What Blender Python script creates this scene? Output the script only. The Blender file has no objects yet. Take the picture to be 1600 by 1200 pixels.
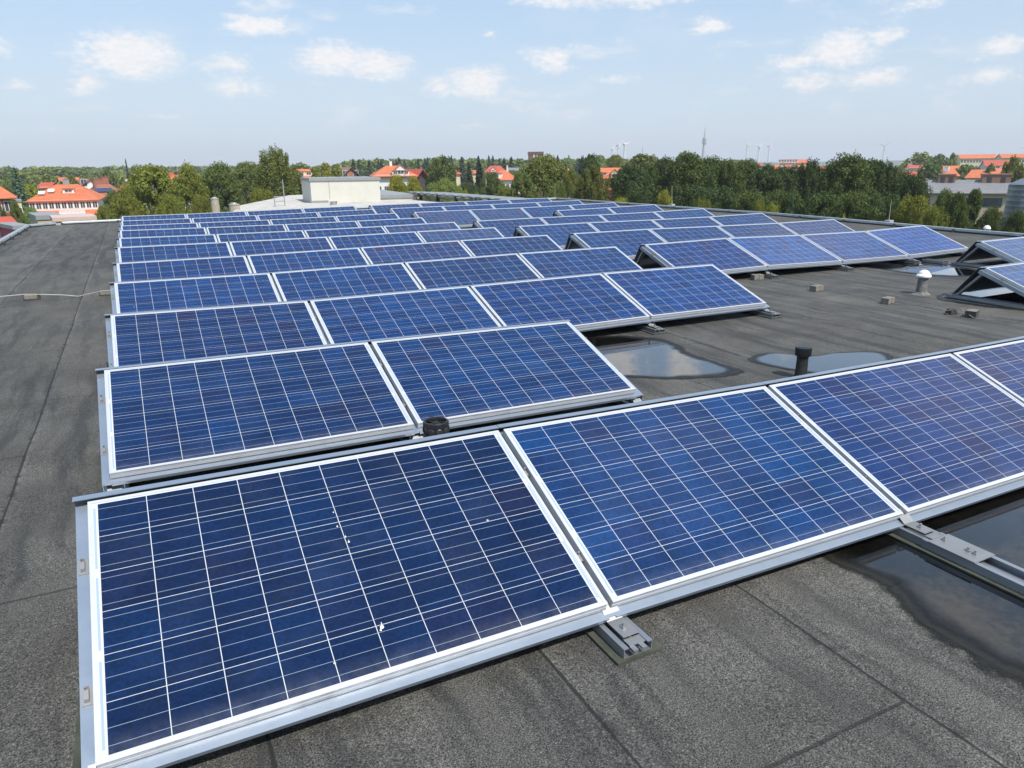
import bpy, math, random
import numpy as np
from mathutils import Vector, Matrix

S = bpy.context.scene
COL = S.collection
R_ = math.radians

# ------------------------------------------------------------------ camera
CAMP = np.array([0.29344, -2.80867, 1.24055])
RT = np.array([0.889477407, -0.456865004, -0.010213263])
UP = np.array([0.141380957, 0.253866235, 0.956850751])
FW = np.array([0.434558820, 0.852541086, -0.290400292])
FPX = 1125.344
cd = bpy.data.cameras.new('camera'); cam = bpy.data.objects.new('camera', cd); COL.objects.link(cam)
cd.sensor_width = 36.0; cd.lens = 36.0 * FPX / 1600.0; cd.clip_start = 0.05; cd.clip_end = 20000
m = Matrix.Identity(4)
for i in range(3):
    m[i][0] = RT[i]; m[i][1] = UP[i]; m[i][2] = -FW[i]; m[i][3] = CAMP[i]
cam.matrix_world = m
S.camera = cam

# ------------------------------------------------------------------ light
SUN_DIR = Vector((0.20, -0.98, 0.0)).normalized()
SUN_EL = R_(54)
sd = bpy.data.lights.new('sun', 'SUN'); sun = bpy.data.objects.new('sun', sd); COL.objects.link(sun)
sd.energy = 3.6; sd.angle = R_(0.5); sd.color = (1.0, 0.955, 0.88)
sv = Vector((SUN_DIR.x * math.cos(SUN_EL), SUN_DIR.y * math.cos(SUN_EL), math.sin(SUN_EL)))
sun.rotation_euler = sv.to_track_quat('Z', 'Y').to_euler()
sun.location = (5, -5, 20)
S.view_settings.view_transform = 'Standard'; S.view_settings.look = 'None'
S.view_settings.exposure = 0.55; S.view_settings.gamma = 1.0
S.render.engine = 'CYCLES'
S.cycles.use_denoising = True
S.cycles.max_bounces = 6; S.cycles.transparent_max_bounces = 8; S.cycles.volume_bounces = 0
S.cycles.caustics_reflective = False; S.cycles.caustics_refractive = False


# ------------------------------------------------------------------ node helpers
class NT:
    def __init__(s, tree):
        s.t = tree; s.n = tree.nodes; s.l = tree.links
    def put(s, sock, v):
        if isinstance(v, bpy.types.NodeSocket): s.l.new(v, sock)
        elif v is not None: sock.default_value = v
    def new(s, typ, ins=None, **kw):
        nd = s.n.new(typ)
        for k, v in kw.items(): setattr(nd, k, v)
        for k, v in (ins or {}).items(): s.put(nd.inputs[k], v)
        return nd
    def m(s, op, a, b=None, c=None, clamp=False):
        nd = s.n.new('ShaderNodeMath'); nd.operation = op; nd.use_clamp = clamp
        s.put(nd.inputs[0], a)
        if b is not None: s.put(nd.inputs[1], b)
        if c is not None: s.put(nd.inputs[2], c)
        return nd.outputs[0]
    def vm(s, op, a, b=None, c=None):
        nd = s.n.new('ShaderNodeVectorMath'); nd.operation = op
        s.put(nd.inputs[0], a)
        if b is not None: s.put(nd.inputs[1], b)
        if c is not None: s.put(nd.inputs[2], c)
        return nd.outputs['Value'] if op in ('LENGTH', 'DOT_PRODUCT') else nd.outputs[0]
    def sep(s, v):
        nd = s.n.new('ShaderNodeSeparateXYZ'); s.l.new(v, nd.inputs[0]); return nd.outputs
    def comb(s, x, y, z=0.0):
        nd = s.n.new('ShaderNodeCombineXYZ')
        s.put(nd.inputs[0], x); s.put(nd.inputs[1], y); s.put(nd.inputs[2], z); return nd.outputs[0]
    def mix(s, f, a, b, mode='MIX'):
        nd = s.n.new('ShaderNodeMix'); nd.data_type = 'RGBA'; nd.blend_type = mode
        s.put(nd.inputs[0], f)
        s.put(nd.inputs[6], a if isinstance(a, bpy.types.NodeSocket) else (tuple(a) + (1,))[:4])
        s.put(nd.inputs[7], b if isinstance(b, bpy.types.NodeSocket) else (tuple(b) + (1,))[:4])
        return nd.outputs[2]
    def ramp(s, v, a, b, lo=0.0, hi=1.0, smooth=True):
        nd = s.n.new('ShaderNodeMapRange'); nd.interpolation_type = 'SMOOTHSTEP' if smooth else 'LINEAR'
        s.put(nd.inputs[0], v); nd.inputs[1].default_value = a; nd.inputs[2].default_value = b
        nd.inputs[3].default_value = lo; nd.inputs[4].default_value = hi
        return nd.outputs[0]
    def noise(s, vec, scale, detail=3.0, rough=0.5, dist=0.0):
        nd = s.n.new('ShaderNodeTexNoise'); s.put(nd.inputs['Vector'], vec)
        nd.inputs['Scale'].default_value = scale; nd.inputs['Detail'].default_value = detail
        nd.inputs['Roughness'].default_value = rough; nd.inputs['Distortion'].default_value = dist
        return nd.outputs[0]
    def coord(s, which='Object'):
        return s.n.new('ShaderNodeTexCoord').outputs[which]


def material(name):
    mt = bpy.data.materials.new(name); mt.use_nodes = True
    n = NT(mt.node_tree); b = mt.node_tree.nodes['Principled BSDF']
    return mt, n, b


def simple(name, col, rough=0.6, metal=0.0, var=0.12, scale=6.0, bump=0.0, spec=0.5):
    mt, n, b = material(name)
    co = n.coord('Object')
    f = n.noise(co, scale, 4.0, 0.6)
    k = n.ramp(f, 0.3, 0.7, 1 - var, 1 + var, False)
    c = n.vm('SCALE', tuple(col), None); nd = c.node; n.put(nd.inputs['Scale'], k)
    n.put(b.inputs['Base Color'], c); b.inputs['Roughness'].default_value = rough
    b.inputs['Metallic'].default_value = metal; b.inputs['Specular IOR Level'].default_value = spec
    if bump:
        bp = n.new('ShaderNodeBump', {'Height': n.noise(co, scale * 6, 3.0)}); bp.inputs['Strength'].default_value = bump
        bp.inputs['Distance'].default_value = 0.01
        n.l.new(bp.outputs[0], b.inputs['Normal'])
    return mt


# ------------------------------------------------------------------ world: sky + cumulus
W = bpy.data.worlds.new('World'); S.world = W; W.use_nodes = True
n = NT(W.node_tree); bg = W.node_tree.nodes['Background']
sky = n.new('ShaderNodeTexSky'); sky.sky_type = 'NISHITA'; sky.sun_disc = False
sky.sun_elevation = SUN_EL; sky.sun_rotation = math.atan2(SUN_DIR.x, SUN_DIR.y)
sky.air_density = 1.0; sky.dust_density = 1.6; sky.ozone_density = 1.0; sky.altitude = 50
dirv = n.coord('Generated')
x, y, z = n.sep(dirv)
az = n.m('MULTIPLY', n.m('ARCTAN2', x, y), 57.29578)
el = n.m('MULTIPLY', n.m('ARCSINE', z), 57.29578)
ae = n.comb(az, el, 0.0)
nz = n.n.new('ShaderNodeTexNoise'); n.put(nz.inputs['Vector'], n.vm('MULTIPLY', ae, (0.42, 0.8, 1)))
nz.inputs['Scale'].default_value = 1.0; nz.inputs['Detail'].default_value = 7.0; nz.inputs['Roughness'].default_value = 0.62
nzc = n.vm('MULTIPLY', n.vm('SUBTRACT', nz.outputs['Color'], (0.5, 0.5, 0.5)), (4.2, 1.5, 0))
aw = n.vm('ADD', ae, nzc)
# named cumulus: azimuth, elevation, half width, half height (degrees), density
clouds = [(1.2, 7.1, 3.0, 1.2, 1), (9.6, 9.3, 2.3, .75, .9), (-6.5, 7.2, 2.2, 1.0, .6), (-5.2, 5.1, 2.0, .6, .45), (-1.6, 5.3, 1.2, .8, .8),
          (7.2, 6.9, 3.0, 1.1, .55), (7.8, 5.4, 3.2, 1.0, .6), (14.6, 7.4, 3.0, 1.1, .85), (17.3, 7.0, 3.2, 1.0, .8), (21.8, 5.6, 1.7, 1.1, .7),
          (24.6, 5.8, 2.3, 1.1, .9), (25.6, 8.9, 1.2, .45, .5), (30.0, 7.3, 2.0, .9, .85), (35.0, 15.8, 2.6, 1.3, 1.1), (30.5, 11.4, 4.2, 1.0, .7), (36.8, 11.3, 4.6, 1.0, .7),
          (41.2, 9.2, 1.6, .8, .8), (47.0, 6.6, 2.4, .8, .7), (50.0, 7.2, 2.8, 1.2, .85), (48.3, 5.2, 2.3, .8, .7), (52.0, 5.3, 3.2, .9, .7),
          (52.5, 7.9, 1.6, .9, .6), (59.2, 6.6, 2.3, .9, .7), (58.6, 5.0, 2.6, .8, .6), (54.2, 9.4, 3.2, .7, .45), (35.0, 6.0, 4.6, .7, .35),
          (2.8, 3.6, 3.5, .5, .35), (32.0, 3.3, 4.0, .7, .3), (43.0, 5.0, 4.0, .7, .3), (24.0, 2.8, 5.0, .6, .25), (-4.0, 2.6, 2.0, .5, .3),
          (62, 30, 7, 3.5, .9), (72, 24, 8, 4, .8), (80, 30, 12, 7, .9), (70, 50, 14, 8, .8), (20, 38, 10, 5, .5), (41, 15, 2, 1.2, .8)]
acc = None
for (ca, ce, sx_, sy_, dn) in clouds:
    sx_ *= 1.0; sy_ *= 1.08
    q = n.vm('MULTIPLY_ADD', aw, (1 / sx_, 1 / sy_, 0), (-ca / sx_, -ce / sy_, 0))
    v = n.m('SUBTRACT', dn * 1.25 + .12, n.vm('LENGTH', q))
    acc = v if acc is None else n.m('MAXIMUM', acc, v)
detail = n.noise(n.vm('MULTIPLY', ae, (0.5, 1.0, 1)), 3.2, 5.0, 0.65)
dens = n.ramp(n.m('ADD', acc, n.m('MULTIPLY', n.m('SUBTRACT', detail, 0.5), 1.1)), 0.0, 0.9, 0.0, 0.88)
# thin high veil of scattered cloud
hi = n.ramp(n.noise(n.vm('MULTIPLY', ae, (0.06, 0.16, 1)), 1.0, 6.0, 0.6), 0.52, 0.8, 0.0, 0.20)
dens = n.m('MAXIMUM', dens, hi)
puff = n.ramp(n.noise(n.vm('ADD', n.vm('MULTIPLY', aw, (0.17, 0.52, 1)), (3.7, 1.2, 0.5)), 1.0, 5.0, 0.6), 0.53, 0.74, 0.0, 0.55)
puff = n.m('MULTIPLY', puff, n.ramp(el, 1.0, 4.5, 0.0, 1.0))
dens = n.m('MAXIMUM', dens, puff)
shade = n.ramp(detail, 0.3, 0.7, 0.93, 1.03)
cc = n.vm('SCALE', (7.7, 7.45, 7.3)); n.put(cc.node.inputs['Scale'], shade)
# summer haze of the lowest sky
hz = n.m('POWER', n.m('SUBTRACT', 1.0, n.m('ABSOLUTE', z), clamp=True), 7.0)
skyc = n.mix(0.40, sky.outputs[0], (4.0, 6.2, 8.9))
skyc = n.mix(n.m('MULTIPLY', hz, 0.75), skyc, (5.7, 6.3, 6.85))
final = n.mix(dens, skyc, cc)
n.l.new(final, bg.inputs['Color']); bg.inputs['Strength'].default_value = 0.095


# ------------------------------------------------------------------ geometry helpers
class MB:
    def __init__(s): s.v = []; s.f = []; s.mi = []
    def quadmesh(s, vs, fs, mi=0):
        o = len(s.v); s.v += [tuple(p) for p in vs]; s.f += [tuple(i + o for i in f) for f in fs]; s.mi += [mi] * len(fs)
    def box(s, x0, x1, y0, y1, z0, z1, M=None, mi=0, sh=None):
        vs = [(x0, y0, z0), (x1, y0, z0), (x1, y1, z0), (x0, y1, z0), (x0, y0, z1), (x1, y0, z1), (x1, y1, z1), (x0, y1, z1)]
        if M is not None: vs = [M @ Vector(p) for p in vs]
        s.quadmesh(vs, [(0, 3, 2, 1), (4, 5, 6, 7), (0, 1, 5, 4), (1, 2, 6, 5), (2, 3, 7, 6), (3, 0, 4, 7)], mi)
    def cyl(s, p0, p1, r0, r1=None, seg=12, caps=True, mi=0):
        r1 = r0 if r1 is None else r1
        p0 = Vector(p0); p1 = Vector(p1); d = (p1 - p0).normalized()
        a = d.orthogonal().normalized(); b = d.cross(a)
        vs = []
        for p, r in ((p0, r0), (p1, r1)):
            for i in range(seg):
                t = 2 * math.pi * i / seg; vs.append(p + a * (r * math.cos(t)) + b * (r * math.sin(t)))
        fs = [(i, (i + 1) % seg, seg + (i + 1) % seg, seg + i) for i in range(seg)]
        if caps: fs += [tuple(range(seg - 1, -1, -1)), tuple(range(seg, 2 * seg))]
        s.quadmesh(vs, fs, mi)
    def lathe(s, prof, c=(0, 0, 0), seg=24, mi=0, bend=None):
        vs = []
        for (r, h) in prof:
            for i in range(seg):
                t = 2 * math.pi * i / seg; vs.append((c[0] + r * math.cos(t), c[1] + r * math.sin(t), c[2] + h))
        fs = []
        for k in range(len(prof) - 1):
            for i in range(seg):
                j = (i + 1) % seg; fs.append((k * seg + i, k * seg + j, (k + 1) * seg + j, (k + 1) * seg + i))
        fs += [tuple(range(seg - 1, -1, -1)), tuple(range((len(prof) - 1) * seg, len(prof) * seg))]
        s.quadmesh(vs, fs, mi)
    def tube(s, pts, r, seg=8, mi=0):
        for a, b in zip(pts[:-1], pts[1:]): s.cyl(a, b, r, seg=seg, mi=mi)
    def build(s, name, mats, parent=None, smooth=False, bevel=0.0):
        me = bpy.data.meshes.new(name); me.from_pydata([tuple(p) for p in s.v], [], s.f)
        mats = mats if isinstance(mats, (list, tuple)) else [mats]
        for mt in mats: me.materials.append(mt)
        if len(mats) > 1: me.polygons.foreach_set('material_index', s.mi)
        if smooth:
            me.polygons.foreach_set('use_smooth', [True] * len(me.polygons))
        me.update()
        o = bpy.data.objects.new(name, me); COL.objects.link(o)
        if parent: o.parent = parent
        if smooth:
            try: me.set_sharp_from_angle(angle=R_(40))
            except Exception: pass
        if bevel:
            bv = o.modifiers.new('bevel', 'BEVEL'); bv.width = bevel; bv.segments = 2; bv.limit_method = 'ANGLE'
        return o


def tag(o, label=None, cat=None, group=None, kind=None):
    if label: o['label'] = label
    if cat: o['category'] = cat
    if group: o['group'] = group
    if kind: o['kind'] = kind
    return o


def empty(name, loc, rot=(0, 0, 0), parent=None):
    o = bpy.data.objects.new(name, None); COL.objects.link(o); o.location = loc; o.rotation_euler = rot
    o.empty_display_size = 0.2
    if parent: o.parent = parent
    return o


def put(name, mesh, parent=None, loc=(0, 0, 0), rot=None, scale=None, color=None):
    o = bpy.data.objects.new(name, mesh); COL.objects.link(o); o.location = loc
    if rot is not None: o.rotation_euler = rot
    if scale is not None: o.scale = scale
    if parent: o.parent = parent
    if color: o.color = color
    return o


def ray(u, v):
    r = FW + RT * (u - 800) / FPX - UP * (v - 600) / FPX
    return r


def onz(u, v, z):
    r = ray(u, v); return Vector(CAMP + r * ((z - CAMP[2]) / r[2]))


def at(u, v, D):
    r = ray(u, v); return Vector(CAMP + r * (D / math.hypot(r[0], r[1])))


def hit(u, P0, d):
    w = RT - FW * (u - 800) / FPX; q = np.array(P0) - CAMP
    return -float(q @ w) / float(np.array(d) @ w)


ORD = ['first', 'second', 'third', 'fourth', 'fifth', 'sixth', 'seventh', 'eighth', 'ninth', 'tenth', 'eleventh']
random.seed(5)

# ------------------------------------------------------------------ layout of the array (surveyed)
PW, SL, GAP = 1.65, 0.99, 0.0272
WJ = PW + GAP
ZN = [[0.095, 0.073, 0.036, 0.013, 0.002, 0.003, 0.007, 0.013, 0.019], [0.066, 0.046, 0.02, 0.009, 0.006, 0.01, 0.013, 0.018, 0.023], [0.054, 0.025, 0.027, 0.036, 0.023, 0.022, 0.021, 0.023, 0.027], [0.046, 0.032, 0.043, 0.056, 0.054, 0.067, 0.032, 0.015, 0.045], [0.032, 0.031, 0.045, 0.064, 0.068, 0.07, 0.049, 0.034, 0.042], [0.053, 0.048, 0.045, 0.058, 0.058, 0.06, 0.048, 0.049, 0.072], [0.031, 0.017, 0.012, 0.02, 0.037, 0.048, 0.048, 0.058, 0.084], [0.022, 0.01, 0.002, 0.007, 0.019, 0.035, 0.051, 0.076, 0.106], [-0.014, -0.017, -0.015, 0.004, 0.028, 0.035, 0.036, 0.054, 0.085], [-0.025, -0.028, -0.016, 0.01, 0.036, 0.049, 0.049, 0.061, 0.083], [-0.027, -0.024, -0.007, 0.018, 0.038, 0.055, 0.063, 0.073, 0.089]]
YR = [-0.002, 2.113, 4.133, 6.235, 8.31, 10.398, 12.484, 14.565, 16.633, 18.713, 20.808]
TILT = [22.58, 18.87, 19.9] + [20.33] * 8
BG = 0.511
XN = [0, WJ, 2 * WJ, 3 * WJ, 3 * WJ + PW, 4 * WJ + BG, 5 * WJ + BG, 6 * WJ + BG, 7 * WJ + BG + PW]
ZA = np.array(ZN)


def roof_z(x, y):
    fy = np.interp(y, YR, np.arange(11)); k = int(min(9, max(0, math.floor(fy)))); t = fy - k
    row = ZA[k] * (1 - t) + ZA[k + 1] * t
    kk = np.array(XN, float)
    z = np.interp(x, kk, row)
    return -0.475 + 0.6 * float(z)


# ------------------------------------------------------------------ materials
def mat_alu(name, col=(0.72, 0.74, 0.76), rough=0.38, metal=0.75, streak=0.10):
    mt, n, b = material(name)
    co = n.coord('Object')
    f = n.noise(n.vm('MULTIPLY', co, (1.2, 7, 7)), 1.0, 3.0)
    g = n.noise(co, 9.0, 4.0, 0.7)
    k = n.m('ADD', n.ramp(f, .3, .7, 1 - streak, 1 + streak * .4, False), n.ramp(g, .45, .8, 0.0, -0.16))
    c = n.vm('SCALE', tuple(col)); n.put(c.node.inputs['Scale'], k)
    n.put(b.inputs['Base Color'], c)
    n.put(b.inputs['Roughness'], n.ramp(g, .3, .7, rough - .06, rough + .12, False)); b.inputs['Metallic'].default_value = metal
    return mt


M_FRAME = mat_alu('anodised_frame', (0.60, 0.61, 0.63), 0.42, 0.35, 0.05)
M_RAIL = mat_alu('mill_aluminium', (0.38, 0.44, 0.52), 0.36, 0.7, 0.08)
M_BASER = mat_alu('dull_rail_aluminium', (0.36, 0.38, 0.41), 0.42, 0.7, 0.2)
M_ZINC = mat_alu('weathered_aluminium', (0.38, 0.38, 0.38), 0.45, 0.7, 0.2)
M_TRIM = mat_alu('edge_trim_metal', (0.42, 0.46, 0.47), 0.5, 0.5, 0.2)
M_CABLE = simple('grey_cable', (0.5, 0.5, 0.46), 0.55)
M_BLACK = simple('black_plastic', (0.012, 0.012, 0.013), 0.35, var=.3)
M_STEEL = simple('bright_bolt', (0.7, 0.68, 0.62), 0.3, 0.9)
M_RUBBER = simple('rubber_mat', (0.05, 0.055, 0.04), 0.85, var=.4, scale=20)


def mat_cells():
    mt, n, b = material('solar_cells')
    co = n.coord('Object'); X, Y, Z = n.sep(co)
    info = n.n.new('ShaderNodeObjectInfo')
    u = n.m('DIVIDE', n.m('SUBTRACT', X, 0.030), 0.159)
    v = n.m('DIVIDE', n.m('SUBTRACT', Y, 0.018), 0.159)
    fu = n.m('FRACT', u); fv = n.m('FRACT', v)
    def band(f, half, centre=0.5):
        return n.m('LESS_THAN', n.m('ABSOLUTE', n.m('SUBTRACT', f, centre)), half)
    gx = n.m('GREATER_THAN', n.m('ABSOLUTE', n.m('SUBTRACT', fu, 0.5)), 0.5 - 0.0080)
    gy = n.m('GREATER_THAN', n.m('ABSOLUTE', n.m('SUBTRACT', fv, 0.5)), 0.5 - 0.0060)
    out = n.m('MAXIMUM', n.m('GREATER_THAN', n.m('ABSOLUTE', n.m('SUBTRACT', u, 5.0)), 4.992),
              n.m('GREATER_THAN', n.m('ABSOLUTE', n.m('SUBTRACT', v, 3.0)), 2.992))
    white = n.m('MAXIMUM', n.m('MAXIMUM', gx, gy), out)
    bus = band(n.m('FRACT', n.m('MULTIPLY', v, 3.0)), 0.0155)
    inrib = n.m('LESS_THAN', n.m('ABSOLUTE', n.m('SUBTRACT', v, 3.0)), 3.0)
    bus = n.m('MULTIPLY', bus, n.m('LESS_THAN', n.m('ABSOLUTE', n.m('SUBTRACT', u, 5.0)), 5.05))
    rib = n.m('LESS_THAN', n.m('ABSOLUTE', n.m('SUBTRACT', n.m('ABSOLUTE', n.m('SUBTRACT', X, 0.825)), 0.8045)), 0.0038)
    rib = n.m('MULTIPLY', rib, n.m('MULTIPLY', inrib, n.m('LESS_THAN', n.m('ABSOLUTE', n.m('SUBTRACT', n.m('FRACT', n.m('MULTIPLY', v, 0.5)), 0.5)), 0.44)))
    cell = n.vm('ADD', n.comb(n.m('FLOOR', u), n.m('FLOOR', v), 0.0), n.comb(n.m('MULTIPLY', info.outputs['Random'], 91.0), 0.0, 0.0))
    wn = n.new('ShaderNodeTexWhiteNoise', {'Vector': cell}, noise_dimensions='3D')
    wn2 = n.new('ShaderNodeTexWhiteNoise', {'Vector': n.vm('ADD', cell, (7.3, 3.1, 1.7))}, noise_dimensions='3D')
    base = n.mix(n.m('POWER', wn.outputs[0], 1.3), (0.0022, 0.0145, 0.054), (0.0028, 0.0215, 0.074))
    base = n.mix(n.m('MULTIPLY', n.m('POWER', wn2.outputs[0], 7.0), 0.6), base, (0.012, 0.014, 0.045))
    vo = n.new('ShaderNodeTexVoronoi', {'Vector': n.vm('ADD', co, cell), 'Scale': 110.0})
    vr = n.sep(vo.outputs['Color'])[0]
    vs = n.vm('SCALE', base); n.put(vs.node.inputs['Scale'], n.ramp(vr, 0, 1, 0.80, 1.22, False))
    # slow drift of tone inside a cell
    dr = n.noise(n.vm('ADD', co, n.vm('SCALE', (1, 1, 1))), 5.0, 2.0)
    vs2 = n.vm('SCALE', vs); n.put(vs2.node.inputs['Scale'], n.ramp(dr, .3, .7, .85, 1.2, False))
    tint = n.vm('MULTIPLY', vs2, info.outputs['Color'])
    c = n.mix(white, tint, (0.50, 0.52, 0.55))
    c = n.mix(n.m('MULTIPLY', bus, 0.75), c, (0.28, 0.34, 0.42))
    c = n.mix(rib, c, (0.30, 0.38, 0.50))
    # dust film, thicker along the bottom edge, and small specks
    dust = n.m('MULTIPLY', n.ramp(Y, 0.10, 0.0, 0.0, 0.16), n.ramp(n.noise(co, 14, 4, .7), .35, .7, 0.2, 1.0, False))
    film = n.ramp(n.noise(n.vm('ADD', co, cell), 2.2, 5, .65), .45, .8, 0.003, 0.035)
    sp = n.new('ShaderNodeTexVoronoi', {'Vector': n.vm('ADD', co, n.comb(n.m('MULTIPLY', info.outputs['Random'], 53.0), 0.0, 0.0)), 'Scale': 7.0}, feature='F1')
    spv = n.m('MULTIPLY', n.m('LESS_THAN', sp.outputs['Distance'], 0.035), n.m('GREATER_THAN', n.sep(sp.outputs['Color'])[0], 0.86))
    c = n.mix(n.m('ADD', dust, film, clamp=True), c, (0.36, 0.34, 0.31))
    c = n.mix(n.m('MULTIPLY', spv, 0.75), c, (0.5, 0.48, 0.43))
    n.put(b.inputs['Base Color'], c)
    b.inputs['Roughness'].default_value = 0.16; b.inputs['IOR'].default_value = 1.45
    n.put(b.inputs['Roughness'], n.ramp(n.noise(co, 3.0, 5, .7), .3, .7, 0.10, 0.24, False))
    b.inputs['Specular IOR Level'].default_value = 0.36
    return mt


M_CELLS = mat_cells()


def seam_nodes(n, P):
    """dark lap lines of the bitumen sheets, running along y, plus end laps"""
    X, Y, Z = n.sep(P)
    wob = n.m('MULTIPLY', n.m('SUBTRACT', n.noise(P, 0.9, 4.0, .6), 0.5), 0.04)
    xs = n.m('ADD', n.m('DIVIDE', n.m('SUBTRACT', X, 0.862), 0.9365), wob)
    fx = n.m('FRACT', n.m('ADD', xs, 0.5)); strip = n.m('FLOOR', n.m('ADD', xs, 0.0))
    dx = n.m('ABSOLUTE', n.m('SUBTRACT', fx, 0.5))
    wseam = n.ramp(n.noise(P, 3.0, 3.0), .3, .7, 0.0015, 0.0062, False)
    line = n.ramp(n.m('SUBTRACT', dx, wseam), 0.0, 0.0045, 1.0, 0.0)
    # end laps: one every ~5 m with an offset per strip
    wn = n.new('ShaderNodeTexWhiteNoise', {'W': strip}, noise_dimensions='1D')
    ys = n.m('ADD', n.m('DIVIDE', Y, 3.1), n.m('ADD', wn.outputs[0], n.m('MULTIPLY', wob, 0.35)))
    dy = n.m('ABSOLUTE', n.m('SUBTRACT', n.m('FRACT', ys), 0.5))
    line2 = n.ramp(dy, 0.0012, 0.003, 0.8, 0.0)
    return line, line2, strip, fx


def roof_colour(n, P):
    line, line2, strip, fx = seam_nodes(n, P)
    wn = n.new('ShaderNodeTexWhiteNoise', {'W': n.m('ADD', strip, 31.0)}, noise_dimensions='1D')
    gran = n.noise(P, 190.0, 2.0, .8)
    gran2 = n.noise(P, 60.0, 3.0, .7)
    X, Y, Z = n.sep(P)
    warp = n.m('MULTIPLY', n.noise(P, 1.1, 3.0), 0.25)
    streak = n.noise(n.comb(n.m('ADD', X, warp), n.m('MULTIPLY', Y, 0.085), 0.0), 6.5, 5.0, .62)
    blot = n.noise(P, 1.6, 6.0, .62)
    big = n.noise(P, 0.22, 4.0, .55)
    base = n.mix(n.ramp(blot, .25, .75, 0.1, .95), (0.044, 0.042, 0.038), (0.096, 0.093, 0.084))
    base = n.mix(n.m('MULTIPLY', n.ramp(streak, .44, .64, 0, 1), .88), base, (0.034, 0.034, 0.033))
    base = n.mix(n.m('MULTIPLY', n.ramp(big, .45, .7, 0, 1), .45), base, (0.104, 0.098, 0.085))
    k = n.m('MULTIPLY', n.ramp(gran, .34, .64, .05, 2.05, False), n.ramp(gran2, .3, .7, .72, 1.28, False))
    k = n.m('MULTIPLY', k, n.ramp(wn.outputs[0], 0, 1, .86, 1.12, False))
    k = n.m('ADD', k, n.m('MULTIPLY', n.m('GREATER_THAN', gran, .66), 1.6))
    c = n.vm('SCALE', base); n.put(c.node.inputs['Scale'], k)
    dark = n.m('MAXIMUM', line, line2)
    lap = n.m('MULTIPLY', n.ramp(fx, .50, .56, 1.0, 0.0), n.m('GREATER_THAN', fx, .5))
    k2 = n.vm('SCALE', c); n.put(k2.node.inputs['Scale'], n.m('ADD', 1.0, n.m('MULTIPLY', lap, .28))); c = k2
    bleed = n.m('MULTIPLY', n.ramp(n.m('ABSOLUTE', n.m('SUBTRACT', fx, .5)), 0.0, .045, 1.0, 0.0), n.ramp(n.noise(P, 11.0, 3.0), .55, .62, 0.0, .75))
    c = n.mix(bleed, c, (0.016, 0.016, 0.017))
    c = n.mix(n.m('MULTIPLY', dark, .85), c, (0.012, 0.012, 0.013))
    h = n.m('SUBTRACT', n.m('ADD', n.m('MULTIPLY', gran, .5), n.m('MULTIPLY', gran2, .5)), n.m('MULTIPLY', dark, 1.5))
    return c, h


def mat_roof():
    mt, n, b = material('bitumen_sheet')
    P = n.coord('Object')
    c, h = roof_colour(n, P)
    n.put(b.inputs['Base Color'], c); b.inputs['Roughness'].default_value = 0.8
    b.inputs['Specular IOR Level'].default_value = 0.35
    bp = n.new('ShaderNodeBump', {'Height': h}); bp.inputs['Strength'].default_value = 0.55; bp.inputs['Distance'].default_value = 0.004
    n.l.new(bp.outputs[0], b.inputs['Normal'])
    return mt


def mat_puddle():
    mt, n, b = material('rain_water')
    P = n.coord('Object')
    c, h = roof_colour(n, P)
    at_ = n.new('ShaderNodeAttribute', attribute_name='edge'); e = at_.outputs['Fac']
    e2 = n.m('ADD', e, n.m('MULTIPLY', n.m('SUBTRACT', n.noise(P, 7.0, 4, .6), .5), .35))
    cw = n.vm('SCALE', c); cw.node.inputs['Scale'].default_value = 0.09
    ring = n.m('MULTIPLY', n.ramp(e2, .16, .24, 0, 1), n.ramp(e2, .26, .36, .16, 0))
    n.put(b.inputs['Base Color'], n.mix(ring, cw, (.085, .078, .062)))
    n.put(b.inputs['Roughness'], n.ramp(e2, 0.30, 0.62, 0.5, 0.02))
    b.inputs['IOR'].default_value = 1.33
    n.put(b.inputs['Alpha'], n.ramp(e2, 0.10, 0.26, 0.0, 1.0))
    n.put(b.inputs['Coat Weight'], n.ramp(e2, 0.32, 0.6, 0.0, 1.0)); b.inputs['Coat Roughness'].default_value = 0.01
    b.inputs['Coat IOR'].default_value = 1.33
    bp = n.new('ShaderNodeBump', {'Height': h, 'Strength': n.ramp(e2, .25, .5, .4, 0.0)}); bp.inputs['Distance'].default_value = 0.004
    n.l.new(bp.outputs[0], b.inputs['Normal'])
    return mt


M_ROOF = mat_roof(); M_PUD = mat_puddle()
M_FELTWALL = simple('felt_upstand', (0.05, 0.048, 0.045), 0.85, var=.3, scale=4)
M_RENDER = simple('cream_render', (0.60, 0.58, 0.51), 0.85, var=.05, scale=2)
M_CAP = simple('grey_cap_sheet', (0.30, 0.31, 0.31), 0.5, 0.3, var=.08)
M_CORR = simple('corrugated_sheet', (0.40, 0.385, 0.36), 0.7, var=.2, scale=2)
M_BRICKPAV = simple('concrete_paver', (0.20, 0.185, 0.155), 0.9, var=.25, scale=30, bump=.5)
M_CONC = simple('concrete_block', (0.34, 0.35, 0.36), 0.85, var=.15, scale=14, bump=.3)
M_WHITE = simple('white_cap', (0.78, 0.78, 0.74), 0.5, var=.06)
M_PIPE = simple('weathered_pipe', (0.16, 0.155, 0.15), 0.8, var=.5, scale=16)
M_DARKPIPE = simple('bituminous_pipe', (0.018, 0.018, 0.016), 0.6, var=.6, scale=22)
M_CLAY = simple('aged_cement_pipe', (0.36, 0.32, 0.25), 0.9, var=.3, scale=5)
M_GALV = simple('galvanised_drum', (0.42, 0.43, 0.43), 0.45, .6, var=.1)

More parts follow.
